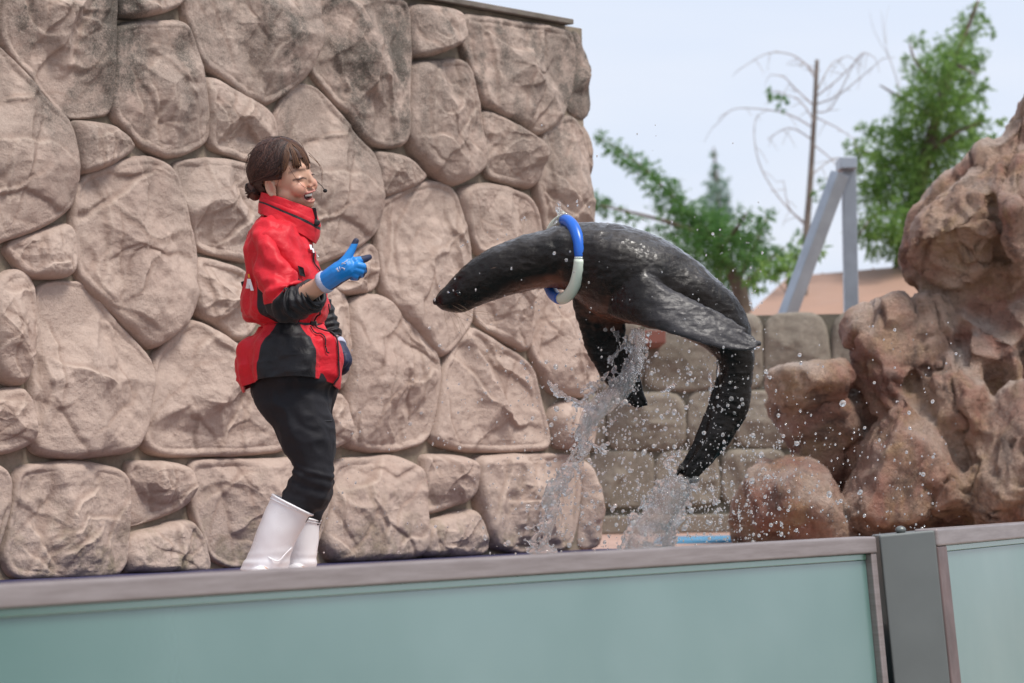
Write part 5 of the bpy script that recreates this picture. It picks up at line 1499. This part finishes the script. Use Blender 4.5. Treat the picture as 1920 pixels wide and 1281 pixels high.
# ------------------------------------------------------------------ splashing water
def water_mat(name, glass, clear, milk, rough=.02, bump=None):
    """airy water: refracting skin, straight see-through film, and a white share for froth and painted-in highlights"""
    t = NT(name); n, l = t.n, t.l
    t.set(Base_Color=(1, 1, 1), Roughness=rough, IOR=1.33, Transmission_Weight=1.0)
    if bump: t.bump(t.noise(t.mapping(t.coord(), (1, 1, .4)), bump, 5, .7, .8), .8, .01)
    tr = n.new('ShaderNodeBsdfTransparent'); df = n.new('ShaderNodeBsdfDiffuse'); tl = n.new('ShaderNodeBsdfTranslucent')
    for q in (df, tl): q.inputs['Color'].default_value = (.95, .94, .94, 1)
    m0 = n.new('ShaderNodeMixShader'); m0.inputs[0].default_value = .5; l.new(df.outputs[0], m0.inputs[1]); l.new(tl.outputs[0], m0.inputs[2])
    m1 = n.new('ShaderNodeMixShader'); m1.inputs[0].default_value = clear / (clear + glass); l.new(t.b.outputs[0], m1.inputs[1]); l.new(tr.outputs[0], m1.inputs[2])
    m2 = n.new('ShaderNodeMixShader'); m2.inputs[0].default_value = milk; l.new(m1.outputs[0], m2.inputs[1]); l.new(m0.outputs[0], m2.inputs[2])
    l.new(m2.outputs[0], n['Material Output'].inputs['Surface'])
    return t.mat
M_WATER = water_mat('water', .7, .3, .10)
M_FOAM = water_mat('foamy_water', .66, .34, .20)
M_FILM = water_mat('water_film', .40, .60, .12, .03, 60)
M_DROP = water_mat('drop_water', .75, .25, .28)  # white in the colour mimics bright glints on the drops
rw = np.random.default_rng(77)
PW = lambda x, y, d=0: P(x, y, DS + d)
PXS = DS / F


def ico(sub):
    import bmesh
    bm = bmesh.new(); bmesh.ops.create_icosphere(bm, subdivisions=sub, radius=1.0)
    v = np.array([x.co[:] for x in bm.verts]); f = [tuple(y.index for y in q.verts) for q in bm.faces]; bm.free(); return v, f
I1, I2, I3 = ico(1), ico(2), ico(3)


def jet(paths, name, label, voxel=.0042, grp=None, mat=None):
    """paths: list of (px path, radius px start, end, scatter px, blobs)"""
    q = MB()
    for (pp, r0, r1, sc, nb) in paths:
        k = catmull(np.array(pp, float), max(10, len(pp) * 8)); n = len(k)
        dz = np.cumsum(rw.normal(0, .006, n)); dz -= np.linspace(0, dz[-1], n) * .5
        rr = np.linspace(r0, r1, n) * (1 + .35 * fbm(np.c_[np.arange(n) * .45, np.full(n, rw.uniform(0, 50)), np.zeros(n)], 3, 5))
        q.tube(P(k[:, 0] + rw.normal(0, sc * .12, n), k[:, 1] + rw.normal(0, sc * .12, n), DS + dz), np.maximum(rr * PXS * .20, .0024), 10)
        for _ in range(int(nb * .7)):
            i = rw.integers(0, n); a = rw.normal(0, sc, 2)
            c = P(k[i, 0] + a[0], k[i, 1] + a[1], DS + dz[i] + rw.normal(0, sc * .7) * PXS)
            s = rw.gamma(2.0, .5) * max(2.0, min(3.2, rr[i] * .26)) * PXS
            tg = k[min(i + 1, n - 1)] - k[max(i - 1, 0)]; tg = right * tg[0] - up * tg[1]; tg /= np.linalg.norm(tg) + 1e-9
            tg = tg + rw.normal(0, .22, 3); tg /= np.linalg.norm(tg); e_ = rw.uniform(.6, 3.2)      # drawn out along the flow
            q.add((I2[0] + np.outer(I2[0] @ tg, tg) * e_) * s * (.95 if e_ < 1.2 else .72) + c, I2[1])
        # threads joining neighbouring blobs
        for _ in range(nb // 2):
            i = rw.integers(0, n - 2); j = min(n - 1, i + rw.integers(2, 8)); a = rw.normal(0, sc, 2); b_ = rw.normal(0, sc, 2)
            q.tube([P(k[i, 0] + a[0], k[i, 1] + a[1], DS + dz[i]), P((k[i, 0] + k[j, 0]) / 2 + a[0] * .8 + b_[0] * .4, (k[i, 1] + k[j, 1]) / 2 + a[1] * .6, DS + dz[i] + .01), P(k[j, 0] + b_[0], k[j, 1] + b_[1], DS + dz[j])], .0030, 6)
    v, f, n = remesh(q, voxel, 2, .45)
    v = v + n * (.0030 * fbm(v * np.array([75, 75, 45]), 3, 9) + .0009 * ridged(v * 110, 2, 4))[:, None]
    o = mk(name, v, f, mat or M_WATER)
    origin_to(o, v.mean(0))
    return tag(o, label, 'water splash', grp)


jet([([(1200,618),(1198,650),(1190,690),(1172,722),(1148,745),(1120,768),(1103,800)], 7, 9, 10, 210),
     ([(1185,625),(1180,660),(1168,700),(1150,730)], 8, 9, 6, 50),
     ([(1150,612),(1160,640),(1150,668),(1143,675)], 5, 8, 5, 26), ([(1150,668),(1152,700),(1145,720)], 3, 3, 3, 10), ([(1172,625),(1168,650),(1155,668)], 3, 5, 4, 16),
     ([(1024,717),(1040,728),(1058,744),(1085,755),(1115,765)], 6, 14, 5, 40), ([(1085,738),(1110,722),(1128,712),(1140,700)], 3, 4, 4, 22), ([(1090,750),(1112,735),(1120,722)], 3, 3, 3, 10),
     ([(1105,780),(1098,815),(1085,850),(1066,880),(1052,910),(1038,945),(1030,975),(1020,1000),(1016,1040)], 11, 8, 9, 220),
     ([(1100,830),(1120,838),(1135,845)], 4, 2, 3, 10), ([(1058,905),(1040,930),(1030,960)], 6, 6, 6, 30),
     ([(1036,965),(1010,985),(985,990)], 3, 1.5, 2, 10), ([(1010,1040),(1000,1020),(982,1012)], 3, 2, 2, 8), ([(995,1040),(1015,1030),(1040,1038)], 8, 6, 8, 40)],
    'water_jet', 'long ragged stream of water pouring down from the belly of the sea lion', mat=M_FOAM)
# translucent sheet trailing from the hind flippers
def sheet_between(L_, R_, name, label, dz0, seed, bulge=-.055, mat=None, Ms=60, Ns=40):
    lt = catmull(np.array(L_, float), Ms); rt_ = catmull(np.array(R_, float), Ms)
    s = np.linspace(0, 1, Ns)[None, :, None]
    Gp = lt[:, None] * (1 - s) + rt_[:, None] * s
    q3 = lambda a, b: np.stack([Gp[..., 0] * a, Gp[..., 1] * b, np.zeros(Gp.shape[:2])], -1)
    nz_ = fbm(q3(.045, .028), 4, seed); nz2 = ridged(q3(.03, .016), 3, seed + 10)
    dp = dz0 + bulge * np.sin(np.pi * s[..., 0]) * np.ones((Ms, 1)) + .016 * nz_
    Fr = P(Gp[..., 0] + 4 * nz_, Gp[..., 1], DS + dp)
    th_ = .003 + .0022 * np.clip(nz2, 0, 2)
    Bk = Fr + np.array([0, 1, 0]) * th_[..., None]
    vs = np.vstack([Fr.reshape(-1, 3), Bk.reshape(-1, 3)]); o2 = Ms * Ns
    fs = grid_faces(Ms, Ns, False) + [q[::-1] for q in grid_faces(Ms, Ns, False, o2)]
    for i in range(Ms - 1):
        fs += [(i * Ns, (i + 1) * Ns, o2 + (i + 1) * Ns, o2 + i * Ns), (i * Ns + Ns - 1, o2 + i * Ns + Ns - 1, o2 + (i + 1) * Ns + Ns - 1, (i + 1) * Ns + Ns - 1)]
    for j in range(Ns - 1):
        fs += [(j, o2 + j, o2 + j + 1, j + 1), ((Ms - 1) * Ns + j, (Ms - 1) * Ns + j + 1, o2 + (Ms - 1) * Ns + j + 1, o2 + (Ms - 1) * Ns + j)]
    sheet = mk(name, vs, fs, mat or M_FILM); origin_to(sheet, vs.mean(0))
    return tag(sheet, label, 'water splash')
lt = [(1262,888),(1240,912),(1218,940),(1200,968),(1180,1000),(1165,1040)]; rt_ = [(1302,900),(1296,922),(1282,950),(1266,980),(1254,1010),(1245,1045)]
sheet_between(lt, rt_, 'water_sheet', 'clear sheet of water trailing below the hind flippers of the sea lion', 0, 8)
sheet_between([(1183,618),(1182,650),(1174,685),(1158,712),(1128,735),(1105,752),(1092,775),(1090,800)], [(1212,616),(1206,655),(1202,695),(1192,722),(1172,748),(1142,775),(1118,800),(1104,826)], 'water_sheet',
              'bright curved sheet of water sweeping down in front of the far flipper', -.02, 18, -.03)
jet([(lt, 6, 9, 7, 110), (rt_, 6, 9, 6, 110), ([(1262,888),(1275,900),(1290,903),(1305,898)], 4, 4, 5, 40), ([(1230,915),(1250,925),(1268,932)], 3, 3, 6, 18), ([(1200,985),(1225,990),(1255,985)], 4, 4, 8, 40),
     ([(1165,1035),(1190,1020),(1230,1030),(1262,1034)], 7, 7, 9, 60), ([(1245,870),(1258,880),(1272,888)], 2.5, 3, 4, 14), ([(1320,885),(1332,905),(1338,930),(1344,945)], 2, 2, 2, 12)],
    'water_jet', 'frothy double edged splash rising from the pool to the tail of the sea lion', mat=M_FOAM)
jet([([(1048,378),(1050,395),(1056,408)], 2.5, 4, 2.5, 18), ([(1056,402),(1064,404),(1070,410)], 5, 5, 3, 24), ([(1040,415),(1048,410),(1056,407)], 2.5, 3, 2, 8)], 'water_jet', 'small burst of water on top of the blue and white ring', .003)
jet([([(1330,650),(1345,662),(1352,685),(1350,700)], 4, 4, 6, 46), ([(1370,655),(1382,662),(1392,655)], 3, 3, 5, 20), ([(1376,690),(1365,702),(1358,715),(1362,708)], 2.5, 3, 2, 10), ([(1385,650),(1402,652),(1425,650)], 2, 1.5, 3, 12)],
    'water_jet', 'ragged drips of water hanging under the tip of the near flipper', .003)
jet([([(1280,845),(1262,860),(1250,872)], 2.5, 3, 5, 20)], 'water_jet', 'small thread of water just left of the hind flippers', .003)
jet([([(1240,735),(1256,728),(1266,722)], 2, 3, 2, 8)], 'water_jet', 'short slanted thread of water hanging in front of the low grey wall', .003)
jet([([(1330,700),(1335,740),(1325,780)], 1.5, 1.5, 4, 12)], 'water_jet', 'thin broken thread of water along the inner edge of the tail', .003)

# ---- drops: one shared mesh, the largest as objects of their own, the fine spray as one mass
drops = []
def add(n, fx, fy, mean, smax, dsp=.28):
    for _ in range(int(n * 1.45)):
        x, y = fx(), fy(); s = min(smax * .75, rw.gamma(1.5, mean * .68 / 1.5)); drops.append((x, y, s, rw.normal(0, dsp)))
N_ = rw.normal
jetx = catmull(np.array([(1200,640),(1180,710),(1120,765),(1100,810),(1065,880),(1040,950),(1020,1020)], float), 100)
for _ in range(1000):
    i = rw.integers(0, 100); drops.append((jetx[i, 0] + N_(18, 42), jetx[i, 1] + N_(0, 30), min(6, rw.gamma(1.5, .85)), N_(0, .12)))
add(900, lambda: N_(1235, 75), lambda: N_(850, 105), 1.45, 6)
add(900, lambda: N_(1290, 95), lambda: N_(960, 50), 1.55, 7)
add(420, lambda: N_(1350, 55), lambda: N_(760, 110), 1.5, 6)
add(520, lambda: N_(1400, 75), lambda: N_(880, 110), 1.4, 6)
add(170, lambda: rw.uniform(1380, 1800), lambda: rw.uniform(600, 1005), 1.45, 8)
add(100, lambda: rw.uniform(1480, 1760), lambda: rw.uniform(800, 1005), 1.5, 6)
add(230, lambda: N_(985, 75), lambda: N_(790, 130), 1.5, 6)
add(150, lambda: rw.uniform(620, 1000), lambda: rw.uniform(700, 1045), 1.35, 5)
add(60, lambda: rw.uniform(820, 1100), lambda: rw.uniform(400, 700), 1.4, 5)
add(130, lambda: rw.uniform(1080, 1430), lambda: rw.uniform(400, 640), 1.3, 5, .22)
add(30, lambda: rw.uniform(520, 660), lambda: rw.uniform(620, 1040), 1.6, 4, .1)
add(26, lambda: rw.uniform(930, 1500), lambda: rw.uniform(230, 430), 1.1, 3)
BIG = [(1042,688,8),(1061,686,4),(988,708,6),(1039,740,4),(990,715,4),(1118,752,5),(1072,692,5),(910,1008,7),(953,1018,8),(1092,1012,6),(1613,923,8),(1610,925,5),(1706,803,5),(1700,848,5),(1752,851,4),(1725,888,4),(1320,942,5),(1358,830,6),(1187,690,5),(1345,745,5),(1332,700,5),(1210,1003,6),(1180,925,6),(1290,808,6),(1232,770,7),(1240,780,6),(1250,775,5),(1222,700,7),(1288,690,5),(1290,715,5),(1062,875,5),(1110,940,6),
       (1065,386,4),(1082,378,4),(1083,385,4),(868,460,4),(877,453,4),(563,770,4),(571,768,2.5),(543,812,4),(675,810,4),(628,1050,4.5),(592,845,2.5),(604,900,2.5),(620,906,2.5),(556,786,2.5),(1108,578,4),(1104,530,4),(1062,488,5),(1076,510,3),(892,543,4),(840,548,4),(850,545,3),(1050,576,4),(815,562,4),(805,615,5),(1330,1010,6),(1375,960,5),(1400,820,4),(1450,890,4)]
for x, y, s in BIG: drops.append((x, y, s * .55, -.20 + N_(0, .02)))
def inside(px, py, dd):
    return False
drops = [d for d in drops if 470 < d[0] < 1900 and 220 < d[1] < 1040 and d[2] > .42]
drops.sort(key=lambda d: -d[2])
dm = bpy.data.meshes.new('water_droplet'); dm.from_pydata([tuple(v) for v in I3[0]], [], I3[1]); dm.materials.append(M_DROP)
dm.polygons.foreach_set('use_smooth', np.ones(len(dm.polygons), bool)); dm.update()
for i, (x, y, s, d) in enumerate(drops[:290]):
    o = bpy.data.objects.new('water_droplet', dm); COL.objects.link(o)
    o.location = P(x, y, DS + d); r_ = s * PXS
    st = 1 + abs(N_(0, .18)); o.scale = (r_, r_, r_ * st); o.rotation_euler = (N_(0, .5), N_(0, .5), 0)
    tag(o, 'clear round water drop flying through the air around the leaping sea lion', 'water drop', 'water drops thrown up by the leap')
q = MB()
for (x, y, s, d) in drops[290:]:
    q.add(I1[0] * s * PXS * np.array([1, 1, 1 + abs(N_(0, .25))]) + P(x, y, DS + d), I1[1])
sp = q.build('water_spray', M_DROP); tag(sp, 'fine spray of tiny water drops around the leaping sea lion', 'spray', kind='stuff')
print('drops', len(drops))
